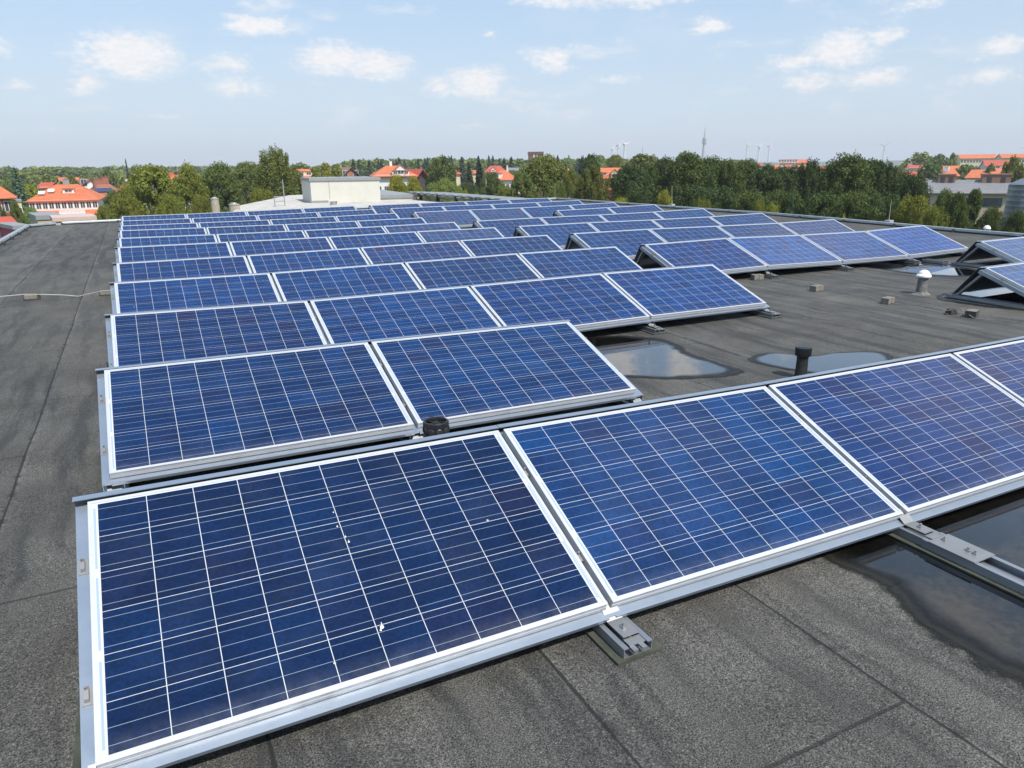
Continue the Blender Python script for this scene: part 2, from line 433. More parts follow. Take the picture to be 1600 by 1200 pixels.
# ------------------------------------------------------------------ the roof we stand on
bld = empty('flat_roof_building', (8, 12, -10.5)); tag(bld, 'long flat roofed hall whose grey bitumen roof carries the solar panels', 'building')
XL, YN = -2.75, -9.0


def x_right(y): return float(np.interp(y, [-9, 3, 6.6, 15.2, 29.6], [17.4, 17.9, 18.2, 18.95, 19.3]))
def y_back(x): return 26.05 + 0.170 * x


nx, ny = 90, 130
vs, fs = [], []
for j in range(ny + 1):
    for i in range(nx + 1):
        s_, t_ = i / nx, j / ny
        y0 = YN + (30 - YN) * t_
        xr = x_right(min(y0, 29.4)); xx = XL + (xr - XL) * s_
        yb = y_back(xx); yy = YN + (yb - YN) * t_
        xx = XL + (x_right(min(yy, 29.4)) - XL) * s_
        vs.append((xx - 8, yy - 12, roof_z(xx, yy) + 10.5))
for j in range(ny):
    for i in range(nx):
        a = j * (nx + 1) + i; fs.append((a, a + 1, a + nx + 2, a + nx + 1))
mb = MB(); mb.quadmesh(vs, fs)
rc = mb.build('roof_covering', M_ROOF, bld, smooth=True)
# walls below
corners = [(XL, YN), (x_right(YN), YN), (x_right(15), 15), (x_right(29.3), y_back(x_right(29.3))), (XL, y_back(XL))]
M_WALLR = simple('hall_render', (0.42, 0.39, 0.33), 0.85, var=.1, scale=1)
mb = MB()
for (a, b_) in zip(corners, corners[1:] + corners[:1]):
    mb.quadmesh([(a[0] - 8, a[1] - 12, 0), (b_[0] - 8, b_[1] - 12, 0), (b_[0] - 8, b_[1] - 12, 9.98), (a[0] - 8, a[1] - 12, 9.98)], [(0, 1, 2, 3)])
mb.build('wall', M_WALLR, bld)


# edge trims: raised metal profile carried on small brackets, on three sides
def edge_trim(pts, label, hgt=0.085):
    root = empty('roof_edge_rail', (pts[0][0], pts[0][1], roof_z(*pts[0][:2]))); tag(root, label, 'edge rail')
    o0 = Vector(root.location)
    def P(x, y, h): return Vector((x, y, roof_z(x, y) + h)) - o0
    dense = []
    for a, b_ in zip(pts[:-1], pts[1:]):
        k = max(1, int(math.hypot(b_[0] - a[0], b_[1] - a[1]) / 1.5))
        for i in range(k): dense.append((a[0] + (b_[0] - a[0]) * i / k, a[1] + (b_[1] - a[1]) * i / k))
    dense.append(pts[-1][:2])
    mb = MB()
    for a, b_ in zip(dense[:-1], dense[1:]):
        d = Vector((b_[0] - a[0], b_[1] - a[1], 0)).normalized(); s_ = Vector((d.y, -d.x, 0))
        prof = [(-.055, hgt - .05), (-.055, hgt), (-.045, hgt + .012), (.045, hgt + .012), (.055, hgt), (.055, hgt - .05)]
        va = [P(a[0], a[1], h) + s_ * w for w, h in prof]; vb = [P(b_[0], b_[1], h) + s_ * w for w, h in prof]
        mb.quadmesh(va + vb, [(i, (i + 1) % 6, 6 + (i + 1) % 6, 6 + i) for i in range(6)] + [(5, 4, 3, 2, 1, 0), (6, 7, 8, 9, 10, 11)])
    mb.build('rail', M_TRIM, root, smooth=True)
    mb = MB()
    for a, b_ in zip(dense[:-1], dense[1:]):
        va = [P(a[0], a[1], -.03), P(b_[0], b_[1], -.03), P(b_[0], b_[1], .045), P(a[0], a[1], .045)]
        d = Vector((b_[0] - a[0], b_[1] - a[1], 0)).normalized(); s_ = Vector((d.y, -d.x, 0)) * .04
        mb.quadmesh([p - s_ for p in va] + [p + s_ for p in va], [(0, 1, 2, 3), (7, 6, 5, 4), (3, 2, 6, 7), (0, 4, 5, 1), (0, 3, 7, 4), (1, 5, 6, 2)])
    mb.build('felt_upstand', M_FELTWALL, root)
    for a, b_ in zip(dense[:-1], dense[1:]):
        d = Vector((b_[0] - a[0], b_[1] - a[1], 0)).normalized(); s_ = Vector((d.y, -d.x, 0))
        inn = -s_ if (Vector((8, 12, 0)) - Vector((a[0], a[1], 0))).dot(s_) < 0 else s_
        c = P(a[0], a[1], 0); q = MB()
        Mx = Matrix.Translation(c) @ Matrix.Rotation(math.atan2(inn.y, inn.x), 4, 'Z')
        q.box(.03, .15, -.03, .03, 0.002, .02, Mx); q.box(.052, .075, -.025, .025, .02, hgt - .01, Mx); q.box(.10, .13, -.04, .04, .018, .05, Mx)
        q.build('bracket', M_FELTWALL, root)
    return root


edge_trim([(XL + .02, YN), (XL + .02, y_back(XL) - .6), (XL + .7, y_back(XL + .7) - .03)], 'grey metal edge rail on dark brackets along the left roof edge')
edge_trim([(XL + .9, y_back(XL + .9) - .03), (8, y_back(8) - .03), (19.15, 29.3)], 'pale metal edge rail along the far end of the roof')
edge_trim([(x_right(29.2) - .05, 29.1), (x_right(15.2) - .05, 15.2), (x_right(6.6) - .05, 6.6), (x_right(3) - .05, 3), (x_right(-8) - .05, -8)],
          'long grey metal edge rail along the right side of the roof')


# ------------------------------------------------------------------ puddles
def puddle(pts, label, seed):
    rnd = random.Random(seed)
    c = Vector((sum(p[0] for p in pts) / len(pts), sum(p[1] for p in pts) / len(pts), 0))
    K = 72; NP = len(pts); ring = []
    for i in range(K):
        t = i / K * NP; a = int(t) % NP; f = t - int(t)
        P0, P1, P2, P3 = [pts[(a + k) % NP] for k in (-1, 0, 1, 2)]
        q = []
        for d in (0, 1):
            q.append(0.5 * ((2 * P1[d]) + (-P0[d] + P2[d]) * f + (2 * P0[d] - 5 * P1[d] + 4 * P2[d] - P3[d]) * f * f + (-P0[d] + 3 * P1[d] - 3 * P2[d] + P3[d]) * f ** 3))
        ring.append(Vector((q[0], q[1], 0)))
    levels = [1.08, 0.98, 0.9, 0.8, 0.6, 0.35, 0.0]; att = [0.0, 0.22, 0.42, 0.7, 1, 1, 1]
    vs, at_ = [], []
    for L, e in zip(levels[:-1], att):
        for p in ring:
            w = c + (p - c) * L; vs.append((w.x, w.y, roof_z(w.x, w.y) + 0.004)); at_.append(e)
    vs.append((c.x, c.y, roof_z(c.x, c.y) + 0.004)); at_.append(1)
    fs = []
    for k in range(len(levels) - 2):
        for i in range(K): fs.append((k * K + i, k * K + (i + 1) % K, (k + 1) * K + (i + 1) % K, (k + 1) * K + i))
    for i in range(K): fs.append(((len(levels) - 2) * K + i, (len(levels) - 2) * K + (i + 1) % K, len(vs) - 1))
    mb = MB(); mb.quadmesh(vs, fs)
    o = mb.build('puddle', M_PUD)
    a = o.data.attributes.new('edge', 'FLOAT', 'POINT'); a.data.foreach_set('value', at_)
    tag(o, label, kind='structure')
    return o


puddle([(4.0, 3.35), (4.55, 3.2), (4.9, 2.8), (4.75, 2.2), (4.72, 1.55), (4.1, 1.65), (3.75, 1.9), (3.3, 1.9), (3.0, 2.6), (3.3, 3.3)], 'rain puddle mirroring a cloud right of the second panel row', 1)
puddle([(5.06, 1.8), (5.4, 1.93), (5.65, 1.66), (6.0, 1.62), (6.35, 1.42), (6.1, 1.15), (5.5, 0.95), (5.15, 1.35)], 'shallow rain puddle around the black capped vent pipe', 2)
puddle([(2.86, -0.8), (2.84, -1.15), (2.72, -1.5), (2.72, -1.95), (2.9, -2.6), (4.2, -2.8), (5.6, -2.2), (5.6, -0.9), (5.0, -0.55), (3.6, -0.5)], 'large dark puddle in front of the nearest panel row', 3)
puddle([(11.3, 5.75), (12.2, 5.6), (12.6, 5.0), (12.2, 4.0), (11.7, 3.75), (11.25, 4.1), (11.1, 4.9)], 'bright puddle beside the gap in the right rows', 4)
puddle([(9.35, 2.85), (10.2, 3.1), (11.4, 2.9), (11.2, 2.0), (10.2, 1.6), (9.5, 1.9)], 'bright puddle under the right hand panel stand', 5)

# ------------------------------------------------------------------ panel prototype meshes
def panel_meshes():
    d = 0.036; lip = 0.013
    mb = MB()
    mb.box(0, PW, 0, lip, -.004, 0); mb.box(0, PW, SL - lip, SL, -.004, 0)
    mb.box(0, lip, lip, SL - lip, -.004, 0); mb.box(PW - lip, PW, lip, SL - lip, -.004, 0)
    mb.box(0.0015, PW - .0015, .0015, .012, -.017, -.004); mb.box(0, PW, 0, .012, -d, -.020); mb.box(.003, PW - .003, .003, .012, -.020, -.017)
    mb.box(0.0, PW, SL - .012, SL, -d, -.004)
    mb.box(0, .012, .012, SL - .012, -d, -.004); mb.box(PW - .012, PW, .012, SL - .012, -d, -.004)
    fo = mb.build('frame', M_FRAME)
    mb = MB(); x0, x1, y0, y1 = lip - .002, PW - lip + .002, lip - .002, SL - lip + .002
    mb.box(x0, x1, y0, y1, -.0075, -.0025)
    go = mb.build('glass', M_CELLS)
    mb = MB(); mb.box(.0125, PW - .0125, .0125, SL - .0125, -.010, -.008)
    bo = mb.build('back_sheet', simple('back_sheet', (.55, .55, .55), .6))
    mb = MB(); mb.box(PW / 2 - .06, PW / 2 + .06, SL - .17, SL - .08, -.032, -.0102)
    jo = mb.build('junction_box', M_BLACK)
    r = [fo.data, go.data, bo.data, jo.data]
    for o in (fo, go, bo, jo): bpy.data.objects.remove(o)
    return r


PM = panel_meshes()
TINTS = [(1.1, 1.3, 1.6), (1.0, 1.6, 1.75), (1.1, 1.4, 1.65), (1.6, 1.4, 1.55), (3, 1.35, 1.5), (1.0, 1.5, 1.75), (1.3, 1.3, 1.45)]  # bluer cell tints carry the coating's grazing-angle sheen in their colour


def solar_panel(x, y, zl, zr, tilt, label, group, tint):
    """x,y,z of the panel's upper left corner; the empty stands at its lower left corner"""
    roll = -math.asin(max(-.2, min(.2, (zr - zl) / PW)))
    Rm = Matrix.Rotation(roll, 4, 'Y') @ Matrix.Rotation(tilt, 4, 'X')
    Mx = Matrix.Translation((x, y, zl)) @ Rm @ Matrix.Translation((0, -SL, 0))
    e = empty('solar_panel', Mx.translation, Mx.to_euler()); tag(e, label, 'solar panel', group)
    col = tuple(tint) + (1,)
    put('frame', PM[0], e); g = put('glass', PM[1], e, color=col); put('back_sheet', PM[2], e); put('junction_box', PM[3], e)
    return e, Mx


# ------------------------------------------------------------------ mounting meshes (unit pieces, local to panel frame or row)
def mount_meshes():
    out = {}
    def grab(key, mb, mat):
        o = mb.build(key, mat); out[key] = o.data; bpy.data.objects.remove(o)
    # sloped beam, local x centred on joint, y from lower to upper edge
    mb = MB(); mb.box(-.05, .05, -.03, SL + .03, -.052, -.0405); mb.box(-.05, -.046, -.03, SL + .03, -.085, -.052); mb.box(.046, .05, -.03, SL + .03, -.085, -.052)
    grab('support_beam', mb, M_RAIL)
    # front rail under the lower edge with a forward flange and a bright lip
    mb = MB(); mb.box(.004, PW - .004, -.034, -.001, -.045, -.041); mb.box(.004, PW - .004, -.038, -.034, -.055, -.0375); mb.box(.004, PW - .004, -.001, .03, -.045, -.0412)
    grab('front_rail', mb, M_RAIL)
    # clamp
    mb = MB(); mb.box(-.016, .016, -.03, .03, -.040, -.037); mb.box(-.006, .006, -.022, .022, -.037, -.018)
    mb.cyl((0, .012, -.03), (0, .012, -.004), .0045, seg=8)
    grab('clamp', mb, M_ZINC)
    # base rail on roof: open channel with lips, running along y, unit length 1 from y=0
    mb = MB()
    mb.box(-.055, .055, 0, 1, 0.012, .016); mb.box(-.055, -.051, 0, 1, .016, .050); mb.box(.051, .055, 0, 1, .016, .050)
    mb.box(-.051, -.036, 0, 1, .046, .050); mb.box(.036, .051, 0, 1, .046, .050); mb.box(-.012, .012, 0, 1, .016, .024)
    grab('base_rail', mb, M_BASER)
    mb = MB(); mb.box(-.075, .075, 0, 1, 0.0, .0118)
    grab('rubber_mat', mb, M_RUBBER)
    # connector foot plate at the lower edge
    mb = MB()
    mb.box(-.034, .034, -.13, -.03, .060, .064); mb.box(-.034, .034, -.17, -.13, .050, .054)
    Mx = Matrix.Translation((0, -.03, .062)) @ Matrix.Rotation(R_(38), 4, 'X'); mb.box(-.034, .034, 0, .075, -.002, .002, Mx)
    mb.box(-.034, -.014, -.195, -.17, .044, .050); mb.box(.004, .024, -.195, -.17, .044, .050)
    mb.cyl((0, -.085, .064), (0, -.085, .085), .006, seg=8); mb.cyl((0, -.085, .064), (0, -.085, .072), .012, seg=6)
    grab('foot_connector', mb, M_ZINC)
    return out


MM = mount_meshes()


def strut_mesh(name, p0, p1, w, t, mat):
    """flat bar from p0 to p1, width w along x, thickness t"""
    p0 = Vector(p0); p1 = Vector(p1); d = p1 - p0; L = d.length
    Mx = Matrix.Translation(p0) @ d.to_track_quat('Y', 'Z').to_matrix().to_4x4()
    mb = MB(); mb.box(-w / 2, w / 2, 0, L, -t / 2, t / 2, Mx); mb.box(-w / 2, -w / 2 + .003, 0, L, -t / 2 - .02, -t / 2, Mx); mb.box(w / 2 - .003, w / 2, 0, L, -t / 2 - .02, -t / 2, Mx)
    o = mb.build(name, mat); me = o.data; bpy.data.objects.remove(o); return me


def mounting(row, x0, y, nodes, npan, tilt, label, group='mounting frames under the panel rows', rear=0.27, front_ext=0.165):
    """nodes: x,z of the upper edge at each joint (npan+1), joint x measured at the panel's left edge"""
    root = empty('mounting_frame', (x0, y, roof_z(x0, y))); tag(root, label, 'mounting frame', group)
    o0 = Vector(root.location)
    ca, sa = math.cos(tilt), math.sin(tilt)
    for j, (xj, zj) in enumerate(nodes):
        if j == 0: xc = xj + .006
        elif j == npan: xc = xj + GAP / 2 - .012 if False else xj
        else: xc = xj - GAP / 2
        rz = roof_z(xc, y)
        cs_ = -.030 if j == 0 else (.016 if j == npan else 0); Mx = Matrix.Translation((xc, y, zj)) @ Matrix.Rotation(tilt, 4, 'X') @ Matrix.Translation((0, -SL, 0))
        lo = (Mx @ Vector((0, 0, 0)))
        put('support_beam', MM['support_beam'], root, Mx.translation - o0, Mx.to_euler())
        for t in (.24, .73):
            q = Mx @ Vector((cs_, SL * t, 0)); put('clamp', MM['clamp'], root, q - o0, Mx.to_euler())
        ylow = lo.y - front_ext; yb = y + rear + .10
        rzl = roof_z(xc, ylow); slope = math.atan2(rz - rzl, y - ylow)
        put('base_rail', MM['base_rail'], root, Vector((xc, ylow, rzl)) - o0, (slope, 0, 0), (1.12, yb - ylow, 1))
        put('rubber_mat', MM['rubber_mat'], root, Vector((xc, ylow - .012, rzl)) - o0, (slope, 0, 0), (1.25, yb - ylow + .02, 1))
        put('foot_connector', MM['foot_connector'], root, Vector((xc, lo.y + .01, rzl)) - o0)
        put('rear_leg', strut_mesh('rear_leg', (0, 0, 0), (0, rear - .02, -(zj - .07 - rz - .05)), .06, .006, M_ZINC), root, Vector((xc, y + .02, zj - .07)) - o0)
    for j in range(npan):
        (xa, za), (xb, zb) = nodes[j], nodes[j + 1]
        xr = xa + PW
        roll = -math.asin((zb - za) / PW)
        Mx = Matrix.Translation((xa, y, za)) @ Matrix.Rotation(roll, 4, 'Y') @ Matrix.Rotation(tilt, 4, 'X') @ Matrix.Translation((0, -SL, 0))
        put('front_rail', MM['front_rail'], root, Mx.translation - o0, Mx.to_euler())
        # rear wind plate with folded top lip
        xs0 = xa - (.048 if j == 0 else GAP / 2 - .001); xs1 = xr + (.03 if j == npan - 1 else GAP / 2 - .001)
        mb = MB()
        def z_(xx): return za + (zb - za) * (xx - xa) / PW
        for (s0, s1, mi) in ((xs0, xs1, 0),):
            top = .006 if row == 0 else .002
            A = [(s0, y + .016, z_(s0) + top - .001), (s1, y + .016, z_(s1) + top - .001), (s1, y + .050, z_(s1) + top + .001), (s0, y + .050, z_(s0) + top + .001)]
            B = [(p[0], p[1], p[2] - .003) for p in A]
            mb.quadmesh([Vector(p) - o0 for p in A + B], [(0, 1, 2, 3), (7, 6, 5, 4), (0, 4, 5, 1), (1, 5, 6, 2), (2, 6, 7, 3), (3, 7, 4, 0)])
            r0, r1 = roof_z(s0, y) + .055, roof_z(s1, y) + .055
            A = [(s0, y + .0505, z_(s0) + top), (s1, y + .0505, z_(s1) + top), (s1, y + rear + .035, r1), (s0, y + rear + .035, r0)]
            B = [(p[0], p[1] - .003, p[2]) for p in A]
            mb.quadmesh([Vector(p) - o0 for p in A + B], [(3, 2, 1, 0), (4, 5, 6, 7), (0, 1, 5, 4), (1, 2, 6, 5), (2, 3, 7, 6), (3, 0, 4, 7)])
        mb.build('rear_plate', M_RAIL, root)
    return root


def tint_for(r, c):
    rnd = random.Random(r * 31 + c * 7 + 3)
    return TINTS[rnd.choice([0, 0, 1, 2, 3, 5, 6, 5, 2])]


SPEC_T = {(0, 0): (.8, .75, .85), (0, 1): (1.2, 1.55, 1.65), (0, 2): (1.2, 1.25, 1.6), (0, 3): (1.3, 1.25, 1.6), (1, 0): (.9, 1.05, 1.2), (1, 1): (1.0, 1.35, 1.5),  # bluer with distance: grazing sheen put into colour; teal and purple are own tones
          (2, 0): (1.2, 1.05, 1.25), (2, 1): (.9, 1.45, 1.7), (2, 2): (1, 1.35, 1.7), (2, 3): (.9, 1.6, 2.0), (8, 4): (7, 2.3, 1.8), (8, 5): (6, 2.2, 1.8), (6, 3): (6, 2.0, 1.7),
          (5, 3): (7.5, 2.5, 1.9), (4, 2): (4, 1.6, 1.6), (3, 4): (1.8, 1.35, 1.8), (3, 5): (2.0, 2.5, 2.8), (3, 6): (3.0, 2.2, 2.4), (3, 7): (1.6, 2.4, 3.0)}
GL = 'solar panels of the left hand block'; GR = 'solar panels of the right hand block'; GX = 'solar panels beyond the right hand gap'
for k in range(11):
    nl = {0: 5, 1: 2, 2: 4}.get(k, 4)
    tl = R_(TILT[k]); y = YR[k]
    rowname = 'nearest row' if k == 0 else ORD[k] + ' row'
    Z = ZN[k]
    if k == 0:
        nodes = [(j * WJ, Z[j] if j < 4 else Z[4] + .003 * (j - 4)) for j in range(nl)] + [(nl * WJ - GAP, Z[5])]
    elif nl == 2:
        nodes = [(0, Z[0]), (WJ, Z[1]), (2 * WJ - GAP, Z[2])]
    else:
        nodes = [(0, Z[0]), (WJ, Z[1]), (2 * WJ, Z[2]), (3 * WJ, Z[3]), (3 * WJ + PW, Z[4])]
    for j in range(nl):
        extra = {0: {0: ', dark navy with white spots'}, 10: {}}.get(k, {}).get(j, '')
        blk = 'left block' if k >= 3 else 'row'
        lab = ('%s solar panel%s, %s from left in the %s' % ({(0, 0): 'large', (0, 1): 'teal blue'}.get((k, j), 'blue'), extra, ORD[j], rowname + (', left block' if k >= 3 else '')))
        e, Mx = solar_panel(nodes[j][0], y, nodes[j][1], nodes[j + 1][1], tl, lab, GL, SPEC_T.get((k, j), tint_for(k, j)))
    mounting(k, nodes[0][0], y, nodes, nl, tl, 'aluminium mounting frame under the %s%s' % (rowname, ' of the left block' if k >= 3 else ''))
    if k >= 3:
        xs = [4 * WJ + BG + j * WJ for j in range(4)] + [7 * WJ + BG + PW]
        start = 2 if k == 7 else 0
        nodes = [(xs[j], Z[4 + j]) for j in range(5)]
        for j in range(start, 4):
            lab = 'blue solar panel, %s from left in the %s, right block' % (ORD[j - start], rowname)
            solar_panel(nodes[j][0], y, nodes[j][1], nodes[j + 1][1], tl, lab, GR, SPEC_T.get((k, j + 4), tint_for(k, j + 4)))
        mounting(k, nodes[start][0], y, nodes[start:], 4 - start, tl, 'aluminium mounting frame under the %s of the right block' % rowname)

# two short rows beyond the right-hand gap, cut by the picture's edge
for (x0, y0, z0, nm, row) in ((9.62, 2.50, -0.035, 'nearer', 21), (12.63, 4.36, -0.035, 'farther', 22)):
    tl = R_(20.3); nodes = [(x0, z0), (x0 + WJ, z0 + .01), (x0 + 2 * WJ - GAP, z0 + .02)]
    for j in range(2):
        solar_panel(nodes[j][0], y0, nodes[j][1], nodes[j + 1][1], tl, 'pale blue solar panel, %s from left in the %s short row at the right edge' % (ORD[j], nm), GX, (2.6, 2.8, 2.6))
    mounting(row, x0, y0, nodes, 2, tl, 'open ended mounting frame of the %s short row at the right edge' % nm, rear=.30)
    for i, xx in enumerate((x0 + .42,)):
        mb = MB(); bz = roof_z(xx, y0 - .55)
        mb.box(-.16, .16, -.1, .1, .005, .135)
        o = mb.build('ballast_block', M_CONC, bevel=.006); o.location = (xx, y0 - .62, bz)
        tag(o, 'pale concrete ballast block under the %s short row at the right edge' % nm, 'ballast block')

# roof rails seen on their own
def lone_rail(x, y0, y1, label, splice=None):
    root = empty('base_rail', (x, y0, roof_z(x, y0))); tag(root, label, 'mounting rail')
    put('channel', MM['base_rail'], root, (0, 0, 0.001), None, (1.25, y1 - y0, 1)); put('rubber_mat', MM['rubber_mat'], root, (0, 0, .001), None, (1.25, y1 - y0, 1))
    if splice:
        mb = MB(); mb.box(-.072, .072, splice[0] - y0, splice[1] - y0, .0515, .056)
        for t in (.2, .35, .86):
            yy = splice[0] - y0 + (splice[1] - splice[0]) * t
            mb.cyl((0, yy, .056), (0, yy, .075), .006, seg=8); mb.cyl((0, yy, .056), (0, yy, .063), .012, seg=6)
        mb.build('splice_plate', M_ZINC, root)
    return root


xr2 = 2 * WJ - GAP / 2
lone_rail(xr2, -3.6, -1.05, 'long aluminium roof rail with splice plate running over the dark puddle', (-1.29, -1.08))
lone_rail(.006, 0.48, 1.06, 'short rail between the two nearest rows at their left end')
lone_rail(12.58, 4.86, 5.25, 'grey rail crossing the bright puddle at the right')
lone_rail(9.58, .6, 1.38, 'grey rail in front of the nearer short row at the right edge')

# ------------------------------------------------------------------ small things on the roof
# black capped vent
def onroof(x, y): return (x, y, roof_z(x, y))
vx, vy = 5.02, 1.20
r = empty('vent_pipe', onroof(vx, vy)); tag(r, 'short black vent pipe with flat round cap in the shallow puddle', 'vent pipe')
mb = MB(); mb.lathe([(.062, 0), (.053, .02), (.048, .04), (.045, .17), (.045, .2)]); mb.build('pipe', M_DARKPIPE, r, smooth=True)
mb = MB(); mb.lathe([(.058, .19), (.064, .195), (.066, .25), (.063, .262), (.03, .267)]); mb.build('cap', M_BLACK, r, smooth=True)
# white capped vent
vx, vy = 9.53, 3.22
r = empty('vent_pipe', onroof(vx, vy)); tag(r, 'grey roof vent pipe with white mushroom cap near the right short rows', 'vent pipe')
mb = MB(); mb.lathe([(.12, 0), (.09, .012), (.070, .03), (.066, .06), (.062, .20), (.062, .24)]); mb.build('pipe', M_PIPE, r, smooth=True)
mb = MB(); mb.lathe([(.066, .225), (.090, .228), (.093, .248), (.078, .268), (.070, .273), (.068, .285), (.055, .302), (.03, .318), (.004, .324)]); mb.build('cap', M_WHITE, r, smooth=True)
# pavers carrying the lightning conductor
for i, (px, py, st) in enumerate(((8.58, 5.22, 0), (8.54, 4.08, 0), (8.55, 3.0, 0), (8.64, 2.0, 1), (8.56, 6.3, 0))):
    r = empty('conductor_paver', onroof(px, py), (0, 0, R_((-8, 5, 12, 20, 0)[i]))); 
    tag(r, ('beige paver block beside the frame of the fourth row', 'beige paver block, middle one of the three in a line', 'beige paver block nearest the white capped vent pipe', 'paver block with one black face beside a dark lump', 'paver block half hidden behind the third panel row')[i], 'paver block', 'paver blocks holding down the lightning wire')
    mb = MB(); mb.box(-.085, -.006, -.05, .05, .002, .078); mb.box(.006, .085, -.05, .05, .002, .078); mb.box(-.0055, .0055, -.048, .048, .002, .062)
    mb.build('block', M_BRICKPAV, r, bevel=.004)
    if st:
        mb = MB(); mb.box(-.087, .06, -.056, -.051, .002, .076); mb.box(-.0905, -.0855, -.056, .052, .002, .079); mb.build('black_face', M_FELTWALL, r)  # black skin over the front and left faces
mb = MB(); rnd = random.Random(4)
for i in range(5):
    t = i / 5 * 6.28; mb.lathe([(.028, 0), (.032, .015), (.018, .05 + .02 * rnd.random())], (.045 * math.cos(t), .03 * math.sin(t), 0), 7)
mb.box(-.12, .03, -.012, .012, .002, .012)
o = mb.build('dark_lump', M_FELTWALL, smooth=True); o.location = onroof(8.62, 2.22); tag(o, 'small dark lump beside the black faced paver', 'felt scrap')  # dark cones and a flat strip behind the black faced paver


def wire(pts, r, name, mat, label, cat):
    mb = MB(); mb.tube(pts, r, 6); o = mb.build(name, mat, smooth=True); tag(o, label, cat); return o


pts = []
for i in range(60):
    yy = 6.4 - i * .16; pts.append((8.57 + .02 * math.sin(yy * 2.1), yy, roof_z(8.57, yy) + (.085 if abs((yy - 2.0) % 1.08 - .0) < .12 else .03 + .02 * math.sin(yy * 5.8))))
wire(pts, .004, 'lightning_wire', M_ZINC, 'thin grey lightning wire running over the line of paver blocks', 'wire')
# pale cable on the left and its holders
pts = []
for (u, v, h) in ((-60, 467, .07), (0, 463.5, .08), (38, 460, .10), (60, 460, .10), (100, 461, .05), (122, 463, .012), (140, 459, .05), (158, 455, .09), (172, 453.5, .11)):
    p = onz(u, v, roof_z(-1, 9) + h); pts.append(p)
wire(pts, .0065, 'conductor_cable', simple('pale_cable', (.42, .41, .36), .5), 'pale cable crossing the roof strip left of the panels', 'cable')
for (u, v, lab) in ((50, 468, 'weathered block holding up the pale cable, out on the roof strip'), (167, 461, 'dark block under the pale cable beside the panel frame')):
    p = onz(u, v, roof_z(-1, 9)); r = empty('cable_block', (p.x, p.y, roof_z(p.x, p.y))); tag(r, lab, 'cable block')
    mb = MB(); mb.box(-.085, .07, -.05, .05, .002, .065); mb.build('block', M_BRICKPAV, r, bevel=.004)
    mb = MB(); mb.box(-.092, -.0855, -.055, .055, .002, .075); mb.box(.0705, .10, -.055, .055, .002, .08); mb.box(-.085, .07, -.056, -.0505, .002, .018); mb.build('holder', M_FELTWALL, r)
# black slotted reel by the joint of the second row
p = onz(681, 672, -.33)
p = onz(681, 659, -.08); r = empty('cable_reel', (p.x, p.y, -.245)); tag(r, 'black slotted plastic reel wedged behind the nearest row by the joint', 'reel')
mb = MB(); mb.lathe([(.02, -.20), (.03, -.19), (.045, -.01), (.066, .0), (.069, .05), (.070, .165), (.066, .172), (.058, .172), (.055, .165), (.054, .10), (.02, .098), (.018, .16), (.010, .165)], seg=36)
mb.build('drum', M_BLACK, r, smooth=True)
for i in range(10):
    t = 2 * math.pi * i / 10 + .2; mb = MB(); c_, s_ = math.cos(t), math.sin(t)
    mb.cyl((.0695 * c_, .0695 * s_, .125), (.0725 * c_, .0725 * s_, .125), .019, .015, 14); mb.build('side_boss', simple('worn_plastic', (.035, .035, .037), .3) if i == 0 else bpy.data.materials['worn_plastic'], r)
for i in range(6):
    Mx = Matrix.Rotation(math.pi / 3 * i, 4, 'Z'); mb = MB(); mb.box(.016, .0565, -.004, .004, .152, .160, Mx); mb.build('spoke', M_BLACK, r)

# lightning rods on the edge rails
for (u, v, vt, lab) in ((867, 309, 287, 'thin rod standing at the far right corner of the roof'), (1050, 319, 290, 'thin rod on the right roof edge before the yellow green bush'),
                        (1389, 344, 312, 'tall thin rod on the right roof edge behind the last panels')):
    p = onz(u, v, -.36); D = math.hypot(p.x - CAMP[0], p.y - CAMP[1]); t = at(u + 4 if u > 1300 else u, vt, D)
    rz = roof_z(p.x, p.y)
    r = empty('lightning_rod', (p.x, p.y, rz)); tag(r, lab, 'lightning rod')
    mb = MB(); mb.cyl((0, 0, .04), (t.x - p.x, t.y - p.y, t.z - rz), .012, .006, 8); mb.build('rod', M_CLAY, r, smooth=True)
    mb = MB(); mb.box(-.09, .09, -.09, .09, .002, .07); mb.build('foot', M_CONC, r, bevel=.005)
# white dome vent near the right edge
p = onz(1541, 363, -.42)
r = empty('dome_vent', (p.x, p.y, roof_z(p.x, p.y))); tag(r, 'small white dome on thin legs beside the right roof edge', 'roof vent')
mb = MB(); mb.lathe([(.08, .11), (.077, .14), (.058, .17), (.03, .19), (.004, .195)]); mb.build('dome', M_WHITE, r, smooth=True)
for i in range(3):
    t = 2 * math.pi * i / 3 + .9; mb = MB(); mb.cyl((.10 * math.cos(t), .10 * math.sin(t), .002), (.06 * math.cos(t), .06 * math.sin(t), .112), .006, seg=8); mb.build('leg', M_WHITE, r)

# small white spots with short tails on the first panel
M_SPOT = simple('white_spots', (.75, .74, .70), .8)
Mx0 = Matrix.Translation((0, YR[0], ZN[0][0])) @ Matrix.Rotation(math.asin((ZN[0][0] - ZN[0][1]) / PW), 4, 'Y') @ Matrix.Rotation(R_(TILT[0]), 4, 'X') @ Matrix.Translation((0, -SL, 0))


def on_panel(u, v):
    nrm = Mx0.to_3x3() @ Vector((0, 0, 1)); rr = Vector(ray(u, v)); c = Vector(CAMP)
    t = (Mx0.translation - c).dot(nrm) / rr.dot(nrm); return c + rr * t, nrm


